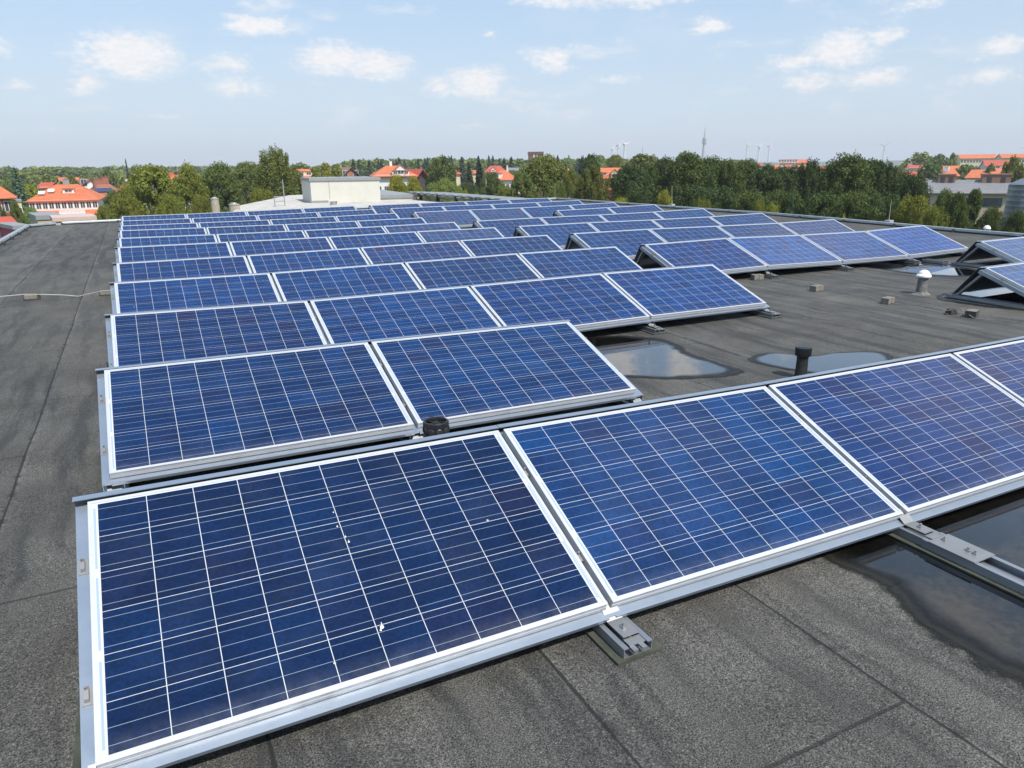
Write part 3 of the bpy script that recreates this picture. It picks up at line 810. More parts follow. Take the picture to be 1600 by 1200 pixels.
spotlist = [(597, 979, .007), (595, 984, .004), (545, 846, .004), (540, 838, .003), (527, 822, .003), (521, 800, .0025)]
mb = MB(); cen, nrm = on_panel(597, 979); Mi = Mx0.inverted()
for (u, v, rr_) in spotlist:
    p, nr = on_panel(u, v); q = Mi @ p
    mb.lathe([(rr_, -.0024), (rr_ * .8, -.0012), (rr_ * .3, -.0005)], (q.x, q.y, 0), 9)
    mb.cyl((q.x, q.y, -.0015), (q.x + rr_ * .4, q.y + rr_ * 2.6, -.0022), rr_ * .35, rr_ * .15, 6)
o = mb.build('white_spots', M_SPOT); o.matrix_world = Mx0; tag(o, 'white spots scattered over the nearest left panel', 'bird dropping')

# ------------------------------------------------------------------ roofs and stacks beyond our roof edge
BZ = -.43
dF = Vector((.995, -.10, 0)).normalized(); dB = Vector((.10, .995, 0)).normalized()


def rotbox(mb, P0, w, dep, z0, z1, mi=0, ax=None, ay=None):
    ax = ax or dF; ay = ay or dB
    a = Vector((P0[0], P0[1], 0)); c = [a, a + ax * w, a + ax * w + ay * dep, a + ay * dep]
    mb.quadmesh([(p.x, p.y, z0) for p in c] + [(p.x, p.y, z1) for p in c], [(0, 3, 2, 1), (4, 5, 6, 7), (0, 1, 5, 4), (1, 2, 6, 5), (2, 3, 7, 6), (3, 0, 4, 7)], mi)


PH = onz(487.5, 318.5, BZ); w_ph = hit(594.0, (PH.x, PH.y, 0), tuple(dF))
Dp = math.hypot(PH.x - CAMP[0], PH.y - CAMP[1]); z_cap0 = at(486, 283, Dp).z; z_cap1 = at(484, 278.4, Dp).z
Pb = PH + dB * 6
root = empty('lift_penthouse', (PH.x, PH.y, BZ)); tag(root, 'cream rendered box on the far roof with grey flashed flat top', 'roof building')
O = Vector(root.location)
def off(mbx):
    mbx.v = [(p[0] - O.x, p[1] - O.y, p[2] - O.z) for p in mbx.v]; return mbx
mb = MB(); rotbox(mb, PH, w_ph, 4.0, BZ, z_cap0); off(mb).build('wall', M_RENDER, root)
mb = MB(); rotbox(mb, PH - dF * .05 - dB * .05, w_ph + .1, 4.1, z_cap0 - .0, z_cap1); off(mb).build('roof_flashing', M_CAP, root)
mb = MB(); rotbox(mb, PH - dB * .012 - dF * .012, .8, .011, BZ + .0, BZ + .14); rotbox(mb, PH - dB * .012 + dF * .86, .016, .011, BZ + .2, z_cap0 - .01)
off(mb).build('base_flashing', M_CAP, root)
# lower extension
EX = PH + dF * w_ph + dB * .3; w_ex = hit(650, tuple(EX), tuple(dF)); De = math.hypot(EX.x - CAMP[0], EX.y - CAMP[1]); ze = at(600, 306.5, De).z
root = empty('roof_extension', (EX.x, EX.y, BZ)); tag(root, 'low cream annex with pale grey flat top right of the rendered box', 'roof building'); O = Vector(root.location)
mb = MB(); rotbox(mb, EX, w_ex, 3.2, -4, ze - .10); off(mb).build('wall', M_RENDER, root)
mb = MB(); rotbox(mb, EX - dB * .06, w_ex + .1, 9.0, ze - .1, ze + .05); off(mb).build('roof_slab', M_CAP, root)
mb = MB()
for i in range(4): rotbox(mb, EX + dF * (w_ex + .15 + i * .38) + dB * .3, .10, .1, -2.5, ze - .13)
off(mb).build('column', M_RENDER, root)
# far wing with corrugated roof
WG = Vector((3.6, y_back(3.6) + .25, 0)); 
root = empty('rear_wing', (WG.x, WG.y, -10.5)); tag(root, 'rear wing with pale ribbed metal roof behind the last left panels', 'building'); O = Vector(root.location)
wl = at(360, 320.5, 30); wr_ = at(462, 309.8, 42)
pol = [Vector((3.6, y_back(3.6) + .2, 0)), Vector((13.5, y_back(13.5) + .2, 0)), Vector((13.5, 43, 0)), Vector((9.0, 44.5, 0)), Vector((4.6, 33, 0))]
mb = MB(); ztop = BZ - .02
mb.quadmesh([(p.x, p.y, -10.5) for p in pol] + [(p.x, p.y, ztop) for p in pol], [(0, 1, 6, 5), (1, 2, 7, 6), (2, 3, 8, 7), (3, 4, 9, 8), (4, 0, 5, 9)])
off(mb).build('wall', M_WALLR, root)
mb = MB(); NRB = 44
for i in range(NRB):
    t0, t1, t2, t3 = i / NRB, (i + .45) / NRB, (i + .55) / NRB, (i + 1) / NRB
    def L(t):
        yy = y_back(3.6) + .2 + (44.5 - y_back(3.6)) * t
        xl = np.interp(yy, [y_back(3.6) + .2, 33, 44.5], [3.6, 4.6, 9.0]); return float(xl), yy
    (xa, ya), (xb, yb), (xc, yc), (xd, yd) = L(t0), L(t1), L(t2), L(t3)
    z0 = ztop + .004; z1 = ztop + .06
    mb.quadmesh([(xa, ya, z0), (13.4, ya + 1.5, z0), (13.4, yb + 1.5, z1), (xb, yb, z1), (13.4, yc + 1.5, z1), (xc, yc, z1), (13.4, yd + 1.5, z0), (xd, yd, z0)],
                [(0, 1, 2, 3), (3, 2, 4, 5), (5, 4, 6, 7)])
off(mb).build('ribbed_roof', M_CORR, root)
# cement stack pipes, drum vent, hand rail
for (u, vt, vb, rad, lab) in ((337.5, 310, 336, .17, 'tall cracked cement flue pipe behind the far left panels'), (367, 319, 334, .22, 'short wide cement flue stub next to the tall flue')):
    p = onz(u, 330.5, BZ - .05); D = math.hypot(p.x - CAMP[0], p.y - CAMP[1]); zt = at(u, vt, D).z
    r = empty('flue_pipe', (p.x, p.y, BZ - 1)); tag(r, lab, 'flue pipe')
    h = zt - BZ + 1; mb = MB(); mb.lathe([(rad * 1.05, 0), (rad, .3), (rad * .97, h - .05), (rad * 1.03, h - .04), (rad * 1.03, h)], seg=18); mb.build('pipe', M_CLAY, r, smooth=True)
    mb = MB(); mb.lathe([(rad * .9, h + .0), (rad * .55, h + .03), (rad * .5, h + .06)], seg=14); mb.build('cap', M_GALV, r, smooth=True)
p = onz(521.5, 321.5, BZ); D = math.hypot(p.x - CAMP[0], p.y - CAMP[1])
r = empty('drum_vent', (p.x, p.y, BZ)); tag(r, 'small galvanised drum vent in front of the cream box', 'roof vent')
mb = MB(); mb.lathe([(.15, 0), (.15, .14), (.165, .145), (.165, .19), (.15, .195)], seg=20); mb.build('drum', M_GALV, r, smooth=True)
mb = MB(); mb.box(.0, .16, -.16, -.02, .196, .20); mb.build('lid', M_CAP, r)
pa, pb = onz(430, 324, BZ), onz(445.5, 323, BZ); Da = math.hypot(pa.x - CAMP[0], pa.y - CAMP[1])
r = empty('hand_rail', (pa.x, pa.y, BZ)); tag(r, 'thin grey metal hand rail frame on the pale ribbed roof', 'railing')
ta, tb = at(430, 307, Da) - pa, at(445.5, 301, Da) - pa; q = pb - pa
mb = MB(); mb.cyl((0, 0, -.1), (0, 0, ta.z), .022, seg=8); mb.build('post', M_GALV, r)
mb = MB(); mb.cyl((q.x, q.y, -.1), (q.x, q.y, tb.z + .55), .022, seg=8); mb.build('post', M_GALV, r)
mb = MB(); mb.cyl((0, 0, ta.z - .02), (q.x, q.y, ta.z - .02), .02, seg=8); mb.cyl((0, 0, .25), (q.x, q.y, .25), .015, seg=8); mb.build('top_bar', M_GALV, r)
# long low canopy of grey strips right of the annex
c0, c1 = onz(650, 299.5, -.02), onz(806, 311.5, -.10)
root = empty('panel_canopy', (c0.x, c0.y, -.2)); tag(root, 'long low canopy of grey slats beyond the right of the cream annex', 'canopy'); O = Vector(root.location)
dl = (c1 - c0); dl.z = 0; Ln = dl.length; dl.normalize(); dp = Vector((dl.y, -dl.x, 0))
mb = MB()
for i in range(12):
    s0 = Ln * i / 12 + .1; a = c0 + dl * s0; zz = -.02 - .08 * i / 12
    qv = [a - dp * 1.6, a + dl * (Ln / 12 - .35) - dp * 1.6, a + dl * (Ln / 12 - .35) + dp * .6, a + dp * .6]
    up = [(p.x, p.y, zz + (.04 if kk > 1 else -.06)) for kk, p in enumerate(qv)]
    mb.quadmesh(up + [(p[0], p[1], p[2] - .05) for p in up], [(0, 1, 2, 3), (7, 6, 5, 4), (0, 4, 5, 1), (1, 5, 6, 2), (2, 6, 7, 3), (3, 7, 4, 0)])
off(mb).build('slat_roof', simple('canopy_sheet', (.33, .36, .38), .5, .3), root)
for i in range(5):
    a = c0 + dl * (Ln * (i + .3) / 5); mb = MB(); mb.cyl((a.x, a.y, -10.4), (a.x, a.y, -.13), .09, seg=8); off(mb).build('post', M_FELTWALL, root)
mb = MB(); mb.cyl((c0.x, c0.y, -.16), (c1.x, c1.y, -.25), .06, seg=6); off(mb).build('beam', M_GALV, root)

# ------------------------------------------------------------------ ground
GZ = -10.5
def mat_ground():
    mt, n, b = material('town_ground'); P = n.coord('Object')
    a = n.noise(P, .004, 5, .6); g = n.noise(P, .05, 5, .65)
    c = n.mix(n.ramp(a, .42, .58), (.045, .065, .022), (.11, .10, .055)); c = n.mix(n.m('MULTIPLY', n.ramp(g, .4, .7), .6), c, (.035, .05, .02))
    n.put(b.inputs['Base Color'], c); b.inputs['Roughness'].default_value = .95; return mt


mb = MB(); NS = 64; vs = [(0, 0, GZ)]
for rr_ in (150, 600, 2500, 9000):
    for i in range(NS):
        t = 2 * math.pi * i / NS; vs.append((rr_ * math.cos(t), rr_ * math.sin(t), GZ))
fs = [(0, 1 + i, 1 + (i + 1) % NS) for i in range(NS)]
for k in range(3):
    for i in range(NS): fs.append((1 + k * NS + i, 1 + (k + 1) * NS + i, 1 + (k + 1) * NS + (i + 1) % NS, 1 + k * NS + (i + 1) % NS))
mb.quadmesh(vs, fs); o = mb.build('ground', mat_ground()); tag(o, kind='structure')

# ------------------------------------------------------------------ trees
def mat_leaf(name, c0, c1, trans=.25):
    mt, n, b = material(name); info = n.n.new('ShaderNodeObjectInfo'); P = n.coord('Object')
    geo = n.n.new('ShaderNodeNewGeometry')
    f = n.noise(P, .9, 4, .6)
    c = n.mix(n.ramp(n.m('ADD', n.m('MULTIPLY', f, .7), n.m('MULTIPLY', geo.outputs['Random Per Island'], .3)), .3, .7, 0, 1, False), c0, c1)
    c = n.vm('MULTIPLY', c, info.outputs['Color'])
    n.put(b.inputs['Base Color'], c); b.inputs['Roughness'].default_value = .6; b.inputs['Specular IOR Level'].default_value = .3
    tr = n.new('ShaderNodeBsdfTranslucent', {'Color': n.vm('MULTIPLY', c, (1.2, 1.35, .6))})
    mx = n.new('ShaderNodeMixShader', {0: trans, 1: b.outputs[0], 2: tr.outputs[0]})
    n.l.new(mx.outputs[0], mt.node_tree.nodes['Material Output'].inputs[0]); return mt


M_LEAF = mat_leaf('broad_leaves', (.080, .108, .024), (.190, .220, .055))
M_NEEDLE = mat_leaf('needles', (.018, .032, .018), (.048, .070, .036), .1)
M_BARK = simple('bark', (.10, .085, .065), .9, var=.3, scale=3)


def leaf_mesh(name, pos, size, nrm, rng, mat, squash=1.0):
    N = len(pos)
    r1 = rng.normal(size=(N, 3)); nn = nrm + r1 * .65; nn /= np.linalg.norm(nn, axis=1)[:, None] + 1e-9
    a = np.cross(nn, rng.normal(size=(N, 3))); a /= np.linalg.norm(a, axis=1)[:, None] + 1e-9
    b = np.cross(nn, a); s = (size * (0.6 + .8 * rng.random(N)))[:, None]
    V = np.stack([pos - a * s * .5, pos + b * s * .34 * squash, pos + a * s * .5, pos - b * s * .34 * squash], 1).reshape(-1, 3).astype(np.float32)
    me = bpy.data.meshes.new(name); me.vertices.add(4 * N); me.vertices.foreach_set('co', V.ravel())
    me.loops.add(4 * N); me.loops.foreach_set('vertex_index', np.arange(4 * N, dtype=np.int32))
    me.polygons.add(N); me.polygons.foreach_set('loop_start', np.arange(0, 4 * N, 4, dtype=np.int32)); me.polygons.foreach_set('loop_total', np.full(N, 4, np.int32))
    me.materials.append(mat); me.update(); me.validate(); return me


def crown(name, seed, kind, N, leaf, H=12.0):
    """crown of a tree H m tall and about H*0.75 wide (real metres)"""
    rng = np.random.default_rng(seed); P, Nn = [], []
    if kind == 'conifer':
        lay = 26
        for i in range(lay):
            h = H * (.06 + .94 * (i / lay) ** 1.0); rad = H * .21 * (1 - i / lay) ** .85 + .12
            nb = 5 + int(9 * (1 - i / lay))
            for k in range(nb):
                t = rng.random() * 6.28; L = rad * (.75 + .45 * rng.random()); cnt = max(6, int(N / (lay * nb) * (1.6 - 1.1 * i / lay)))
                f = rng.random(cnt) ** .7
                p = np.stack([np.cos(t) * L * f, np.sin(t) * L * f, h - .35 * L * f ** 1.6 + 0 * f], 1) + rng.normal(size=(cnt, 3)) * np.array([.13, .13, .07]) * (H / 12)
                P.append(p); Nn.append(np.tile([np.cos(t) * .5, np.sin(t) * .5, .8], (cnt, 1)))
        p = rng.normal(size=(60, 3)) * [.06, .06, .35] + [0, 0, H * .985]; P.append(p); Nn.append(np.tile([0, 0, 1.], (60, 1)))
    else:
        nb, rx, rz, cz, br, pw = {'round': (110, .30, .40, .58, .085, 2.6), 'tall': (80, .17, .46, .52, .07, 2.2), 'wispy': (130, .31, .44, .53, .052, 3.0),
                                  'column': (50, .085, .48, .51, .05, 1.6), 'bush': (80, .42, .46, .46, .11, 3.0)}[kind]
        cs = []; ph = rng.random(4) * 6.28
        for i in range(nb):
            t = -1 + 2 * (i + rng.random()) / nb; t = math.copysign(abs(t) ** .85, t)
            prof = (1 - abs(t) ** pw) ** (1 / 2.0); az_ = i * 2.39996 + rng.normal() * .3
            lump = 1 + .16 * math.sin(3 * az_ + ph[0] + 2.3 * t) + .12 * math.sin(5 * az_ + ph[1] - 4 * t)
            rr = prof * lump * (rng.random() ** .33)
            cs.append(np.array([math.cos(az_) * rx * rr, math.sin(az_) * rx * rr, cz + t * rz * (1 + .05 * math.sin(2 * az_ + ph[2]))]))
        for c in cs:
            cnt = N // nb; q = rng.normal(size=(cnt, 3)); q /= np.linalg.norm(q, axis=1)[:, None]
            rr = .45 + .55 * rng.random(cnt); b = br * (.7 + .7 * rng.random())
            sc = np.array([1, 1, .75]) if kind != 'wispy' else np.array([.9, .9, 1.35])
            p = (c + q * rr[:, None] * b * sc) * H
            if kind == 'wispy': p[:, 2] -= rng.random(cnt) ** 2 * .07 * H
            P.append(p); Nn.append(q * .8 + [0, 0, .35])
        cnt = N // 12; i = rng.integers(0, nb, cnt); c = np.array(cs)[i]
        p = (c + rng.normal(size=(cnt, 3)) * br * .35) * H; P.append(p); Nn.append(rng.normal(size=(cnt, 3)))
    P = np.concatenate(P); Nn = np.concatenate(Nn)
    P[:, 2] = np.clip(P[:, 2], .2, None)
    return leaf_mesh(name, P, leaf, Nn, rng, M_NEEDLE if kind == 'conifer' else M_LEAF)


def trunk_mesh(name, seed, H=12.0, kind='round'):
    rnd = random.Random(seed); mb = MB(); r0 = .022 * H
    top = .55 * H if kind != 'conifer' else .95 * H
    pts = [Vector((0, 0, 0))]; k = 6
    for i in range(1, k + 1): pts.append(Vector((rnd.uniform(-.02, .02) * H, rnd.uniform(-.02, .02) * H, top * i / k)) if kind != 'conifer' else Vector((0, 0, top * i / k)))
    for i in range(k): mb.cyl(pts[i], pts[i + 1], r0 * (1 - .8 * i / k), r0 * (1 - .8 * (i + 1) / k), 8, i == 0)
    if kind != 'conifer':
        for i in range(9):
            a = pts[2 + i % 4]; t = rnd.random() * 6.28; L = H * rnd.uniform(.16, .30)
            m1 = a + Vector((math.cos(t) * L * .5, math.sin(t) * L * .5, L * .5)); b_ = m1 + Vector((math.cos(t + .3) * L * .4, math.sin(t + .3) * L * .4, L * .6))
            mb.cyl(a, m1, r0 * .35, r0 * .22, 6, False); mb.cyl(m1, b_, r0 * .22, r0 * .07, 6, False)
    o = mb.build(name, M_BARK, smooth=True); me = o.data; bpy.data.objects.remove(o); return me


VAR = {}
def variant(kind, lod, i):
    key = (kind, lod, i)
    if key not in VAR:
        N, leaf = {'near': (34000, .25), 'mid': (9000, .48), 'far': (2200, 1.0)}[lod]
        if kind == 'conifer': leaf *= .8
        if kind == 'wispy': N = int(N * 1.35); leaf *= .8
        VAR[key] = (crown('crown', 100 + 17 * i + len(kind) * 5, kind, N, leaf), trunk_mesh('trunk', 7 * i + len(kind), 12.0, kind))
    return VAR[key]


KW = {'round': .78, 'tall': .46, 'wispy': .78, 'column': .24, 'bush': 1.1, 'conifer': .46}
_tc = 0
def tree(u, vtop, D, wpx, kind, col, label, cat='tree', group=None, base=None):
    """u, vtop: where the top of the crown is seen; D metres away; wpx: crown width in photo pixels"""
    global _tc; _tc += 1
    D = D * 1.55 if D < 100 else (D * 1.3 if D < 165 else D); top = at(u, vtop, D); base = GZ if base is None else base; H = top.z - base
    lod = 'near' if D < 150 else ('mid' if D < 260 else 'far')
    cm, tm = variant(kind, lod, _tc % 3 if lod == 'near' else _tc % 2)
    depth = float((np.array(top) - CAMP) @ FW)
    Wm = wpx / FPX * depth; sz = H / 12.0 / (1.0 if kind == 'conifer' else 1.0); sxy = Wm / (12 * KW[kind])
    name = 'conifer_tree' if kind == 'conifer' else ('bush' if kind == 'bush' else 'broadleaf_tree')
    r = empty(name, (top.x, top.y, base), (0, 0, random.random() * 6.28)); tag(r, label, cat, group)
    put('crown', cm, r, scale=(sxy, sxy, sz), color=tuple(col) + (1,)); put('trunk', tm, r, scale=(min(sxy, sz), min(sxy, sz), sz))
    return r


G_LIGHT = (1.35, 1.25, .8); G_MID = (1, 1, 1); G_DARK = (.55, .66, .7); G_YEL = (1.9, 1.55, .75); G_OLIVE = (1.3, 1.12, .7); G_BLUE = (1.0, 1.25, 1.7); G_VD = (.42, .52, .52); G_PALE = (1.5, 1.5, 1.3)
T = tree
T(232, 264, 58, 112, 'round', G_LIGHT, 'big rounded leafy green tree left behind the far panels')
T(193, 296, 52, 62, 'round', G_OLIVE, 'low leafy tree left of the big rounded tree')
T(292, 262, 62, 66, 'round', G_LIGHT, 'leafy green tree just right of the big rounded one')
T(262, 300, 52, 60, 'bush', G_LIGHT, 'low light green bush in front of the leafy trees', 'bush')
T(340, 259, 68, 84, 'round', (.8, .88, .8), 'darker dense tree behind the tall cement flue')
T(310, 300, 56, 50, 'bush', G_OLIVE, 'round bush left of the tall cement flue', 'bush')
T(385, 257, 88, 74, 'round', G_MID, 'broad green tree behind the ribbed metal roof')
T(430, 235, 62, 92, 'wispy', (1.1, 1.05, .95), 'tall feathery willow left of the cream roof box')
T(405, 290, 56, 70, 'bush', G_OLIVE, 'bushy growth below the feathery willow', 'bush')
T(455, 285, 66, 50, 'wispy', (1.05, 1.05, .9), 'drooping willow branches right beside the cream roof box')
T(165, 264, 260, 40, 'bush', G_MID, 'round green shrub mass behind the brown roofed house')
T(620, 278, 62, 44, 'round', G_YEL, 'yellowish lime tree under the white gabled house')
T(646, 281, 60, 42, 'round', G_YEL, 'yellowish lime tree beside its twin right of the cream box')
T(508, 256, 130, 26, 'tall', G_YEL, 'slim yellow green tree above the cream box')
T(525, 258, 134, 24, 'tall', G_LIGHT, 'slim light green tree next to the slim yellow one')
T(492, 262, 128, 22, 'tall', G_LIGHT, 'narrow light tree beside the red roofed house')
T(691, 246, 125, 62, 'wispy', (.85, .95, .85), 'tall grey green birch right of the white gabled house')
T(672, 262, 230, 30, 'tall', G_DARK, 'dark narrow tree left of the tall birch')
T(694, 277, 78, 74, 'bush', G_PALE, 'pale green rounded shrub in front of the birch', 'bush')
T(733, 282, 82, 60, 'bush', G_VD, 'very dark bushy tree right of the pale shrub')
T(748, 252, 120, 34, 'conifer', G_DARK, 'dark spruce behind the very dark bush')
T(733, 256, 150, 30, 'conifer', G_MID, 'slender grey green spruce left of the dark spruce')
T(774, 280, 90, 46, 'round', G_DARK, 'dark round tree beneath the red double roofed house')
T(727, 293, 62, 24, 'bush', G_YEL, 'small yellow shrub top over the grey canopy', 'bush')
T(745, 300, 60, 22, 'bush', G_YEL, 'tiny yellow shrub right of the small yellow one', 'bush')
T(790, 286, 66, 52, 'bush', G_LIGHT, 'light green shrub left of the big willow', 'bush')
T(768, 272, 104, 40, 'round', (.8, .85, .75), 'mid green tree left of the big willow')
T(850, 247, 68, 104, 'round', (1.12, 1.05, .85), 'big broad green willow below the brick tower')
T(815, 270, 62, 60, 'round', G_MID, 'lower lobe tree on the left of the big broad willow')
T(893, 266, 66, 54, 'wispy', (1.2, 1.1, .85), 'feathery olive tree right of the big broad willow')
T(926, 262, 58, 74, 'wispy', (.95, .85, .6), 'weeping birch hanging over the far roof corner')
T(924, 243, 118, 38, 'round', G_DARK, 'dark tall tree above the weeping birch')
T(909, 246, 140, 26, 'conifer', G_DARK, 'dark spruce left of the dark tall tree')
T(871, 285, 56, 40, 'bush', (.9, 1, .8), 'bush at the foot of the big broad willow', 'bush')
T(968, 305, 48, 52, 'bush', (2.3, 1.9, .7), 'bright yellow green bush behind the right roof edge', 'bush')
T(1038, 292, 46, 52, 'bush', G_YEL, 'olive yellow bush behind the thin rod', 'bush')
T(1006, 243, 190, 78, 'round', (.95, .85, .75), 'distant round topped tree above the dark trees')
T(962, 243, 240, 30, 'round', G_OLIVE, 'small olive tree left under the wind turbines')
T(944, 254, 250, 34, 'bush', G_PALE, 'pale bushy tree left under the wind turbines')
# the dense dark belt behind the right roof edge
belt = [(985, 262, 62, 62, 'round'), (1012, 258, 66, 56, 'wispy'), (1040, 252, 70, 58, 'round'), (1075, 243, 64, 62, 'wispy'), (1108, 250, 68, 56, 'round'), (1138, 252, 60, 54, 'wispy'),
        (1168, 254, 66, 56, 'wispy'), (1200, 262, 62, 54, 'round'), (1232, 264, 66, 56, 'wispy'), (1266, 254, 60, 56, 'wispy'), (1296, 268, 70, 46, 'round'), (1328, 247, 60, 62, 'wispy'),
        (1358, 254, 64, 56, 'wispy'), (1384, 256, 62, 54, 'round'), (1408, 272, 64, 44, 'wispy'), (1432, 278, 58, 40, 'round'),
        (1000, 285, 52, 54, 'bush'), (1070, 280, 52, 60, 'bush'), (1125, 285, 54, 62, 'bush'), (1180, 290, 50, 54, 'bush'), (1220, 288, 52, 54, 'bush'), (1290, 292, 50, 60, 'bush'), (1345, 290, 50, 60, 'bush'), (1390, 295, 50, 54, 'bush')]
pl = ['above the yellow green bush', 'between the yellow and the olive bush', 'behind the olive bush', 'left of the broadcast tower', 'right below the broadcast tower', 'below the orange specks',
      'under the left group of three turbines', 'left of the far red terrace', 'under the far red terrace', 'right of the far red terrace', 'in the dip beside the lone orange gable', 'rising highest in the right half of the belt',
      'below the lone distant turbine', 'left of the slate roofed barn', 'at the descending right end of the belt', 'against the slate roofed barn end']
for i, (u, v, D, w, kd) in enumerate(belt):
    tn = random.choice([(.46, .58, .52), (.36, .46, .44), (.56, .66, .48), (.40, .52, .54)])
    if i < 16: T(u, v, D, w * 1.55, 'wispy' if i % 4 == 1 else 'round', tn, 'dark green tree of the dense belt, ' + pl[i], group='dense tree belt behind the right roof edge')
    else: T(u, v + 4, D, w * 1.9, 'bush', tn, 'dark low bush at the foot of the dense belt' if False else 'dark undergrowth bush, %s from the left below the dense tree belt' % ORD[i - 16], 'bush', 'undergrowth of the dense tree belt')
T(1098, 307, 46, 40, 'bush', G_OLIVE, 'olive bush top left of centre behind the right edge rail', 'bush')
T(1208, 312, 46, 34, 'bush', G_YEL, 'yellow green bush top behind the edge rail, right of the olive one', 'bush')
T(1189, 308, 46, 40, 'bush', G_OLIVE, 'round leafy bush beside the yellow green one at the rail', 'bush')
T(1239, 303, 50, 22, 'conifer', (2.2, 2.6, 3.0), 'small blue grey spruce behind the right edge rail')
T(1320, 330, 43, 12, 'bush', (2.6, 2.2, .8), 'single bright green sprig above the right edge rail', 'bush')
T(1436, 300, 47, 80, 'bush', (1.35, 1.15, .55), 'olive brown bush behind the last panels on the right', 'bush')
T(1462, 318, 45, 60, 'bush', (1.2, 1.05, .5), 'lower olive bush right of the olive brown one', 'bush')
T(1480, 301, 52, 52, 'round', (.62, .72, .5), 'dark green tree before the slate roofed barn')
T(1524, 297, 54, 34, 'tall', (.55, .68, .45), 'upright dark tree in front of the barn windows')
T(1500, 306, 50, 44, 'round', (.55, .66, .46), 'low dark tree between the two in front of the barn')
T(1556, 318, 50, 52, 'bush', (.55, .62, .42), 'dark hedge bush below the barn wall', 'bush')
T(1592, 324, 50, 56, 'bush', (.55, .62, .42), 'dark hedge bush under the metal silo', 'bush')
T(1585, 246, 170, 44, 'wispy', (1.25, 1.1, .9), 'feathery tree at the right edge above the red roofs')
T(1603, 262, 130, 40, 'wispy', (1.1, .9, .7), 'brownish feathery tree cut by the right edge')
T(1440, 238, 420, 62, 'bush', (1.1, 1.1, 1.0), 'rounded wooded knoll left of the long red roofed block')
T(1470, 240, 400, 44, 'bush', (1.0, 1.05, .9), 'right shoulder trees of the wooded knoll')
T(1490, 241, 330, 16, 'tall', (1.2, 1.2, 1.0), 'tall pale tree left of the long red roofed block')
T(1416, 253, 380, 40, 'bush', (1.6, 1.5, .9), 'light bushy tree left below the wooded knoll')
T(1456, 256, 260, 40, 'round', (.8, .95, .8), 'dark round tree below the wooded knoll')
T(1510, 256, 300, 44, 'bush', (.9, 1.05, .8), 'bushy tree under the long red roofed block')
T(1549, 258, 260, 18, 'round', (.8, .95, .8), 'small dark tree between the red roofs')
# left foreground
T(22, 263, 140, 46, 'conifer', (3.0, 3.3, 3.4), 'tall blue grey spruce beside the brick house')
T(22, 316, 62, 26, 'round', G_MID, 'green treetop in the lower left behind the roof edge')
T(44, 290, 190, 36, 'round', (2.0, 1.8, .9), 'fresh green round tree left of the white villa')
T(47, 326, 82, 34, 'round', (1.3, 1.7, 1.9), 'bluish grey green tree before the white villa')
T(110, 276, 172, 30, 'round', G_MID, 'round tree before the distant orange roof left of the white gable')
T(97, 284, 172, 15, 'round', G_DARK, 'small dark tree at the left of the distant orange roof')
T(3, 322, 55, 26, 'bush', G_VD, 'dark bush at the left picture edge', 'bush')
T(12, 343, 48, 28, 'bush', G_DARK, 'dark green bush under the red shed roof', 'bush')
T(159, 318, 72, 44, 'bush', G_OLIVE, 'leafy bush at the right end of the white villa', 'bush')
T(175, 300, 80, 40, 'round', G_MID, 'green tree between the brown roofed house and the big tree')
T(196, 250, 330, 9, 'conifer', (1.3, 1.4, 1.5), 'slim pointed poplar top on the left skyline')
T(186, 272, 290, 40, 'bush', G_PALE, 'pale rounded tree below the pointed skyline tree')
T(210, 270, 130, 40, 'bush', G_LIGHT, 'light green tree left behind the big rounded tree')

# far individual trees on the skyline
rnd = random.Random(9)
for i in range(44):
    u = 552 + i * 9.2 + rnd.uniform(-4, 4); 
    if 815 < u < 860: continue
    v = 252 - (u - 560) * .008 - rnd.uniform(0, 6) + (2 if u < 640 else 0)
    T(u, v, rnd.uniform(330, 430), rnd.uniform(14, 26), rnd.choice(['conifer', 'conifer', 'conifer', 'tall']), (1.3, 1.45, 1.4), 'dark pointed spruce on the far skyline behind the houses', group='spruces on the far skyline')
far = [(0, 273, 200, 60), (30, 268, 260, 60), (62, 264, 300, 50), (90, 263, 320, 60), (120, 265, 340, 60), (150, 268, 360, 50), (70, 276, 180, 44), (105, 278, 190, 40), (8, 284, 150, 40), (48, 280, 170, 36), (135, 272, 210, 40),
       (170, 267, 380, 50), (215, 266, 420, 50), (470, 256, 260, 40), (500, 258, 330, 40), (550, 253, 300, 44), (590, 252, 300, 40), (640, 252, 320, 40), (670, 254, 320, 40), (710, 252, 330, 44), (750, 253, 300, 44), (790, 252, 320, 44),
       (820, 254, 310, 40), (880, 252, 300, 44), (905, 250, 320, 40), (980, 252, 300, 40), (1150, 250, 420, 50), (1110, 252, 400, 40), (1225, 262, 300, 40), (1315, 256, 330, 50), (1290, 260, 300, 36), (1360, 258, 350, 44), (1395, 262, 300, 36),
       (655, 266, 200, 40), (620, 262, 260, 40), (700, 268, 190, 40), (735, 268, 220, 40), (800, 268, 190, 44), (480, 272, 160, 30), (1180, 256, 300, 44), (1525, 262, 280, 40), (1570, 268, 240, 30), (1420, 268, 250, 34), (1470, 266, 280, 30)]
for i, (u, v, D, w) in enumerate(far):
    T(u, v, D * 1.6, w, rnd.choice(['round', 'bush', 'round']), rnd.choice([(1.1, 1.15, 1.0), (1.4, 1.35, 1.0), (.85, .95, .85), (1.25, 1.2, .9)]), 'broad leafy treetop in the distant tree line', group='treetops of the distant tree line')


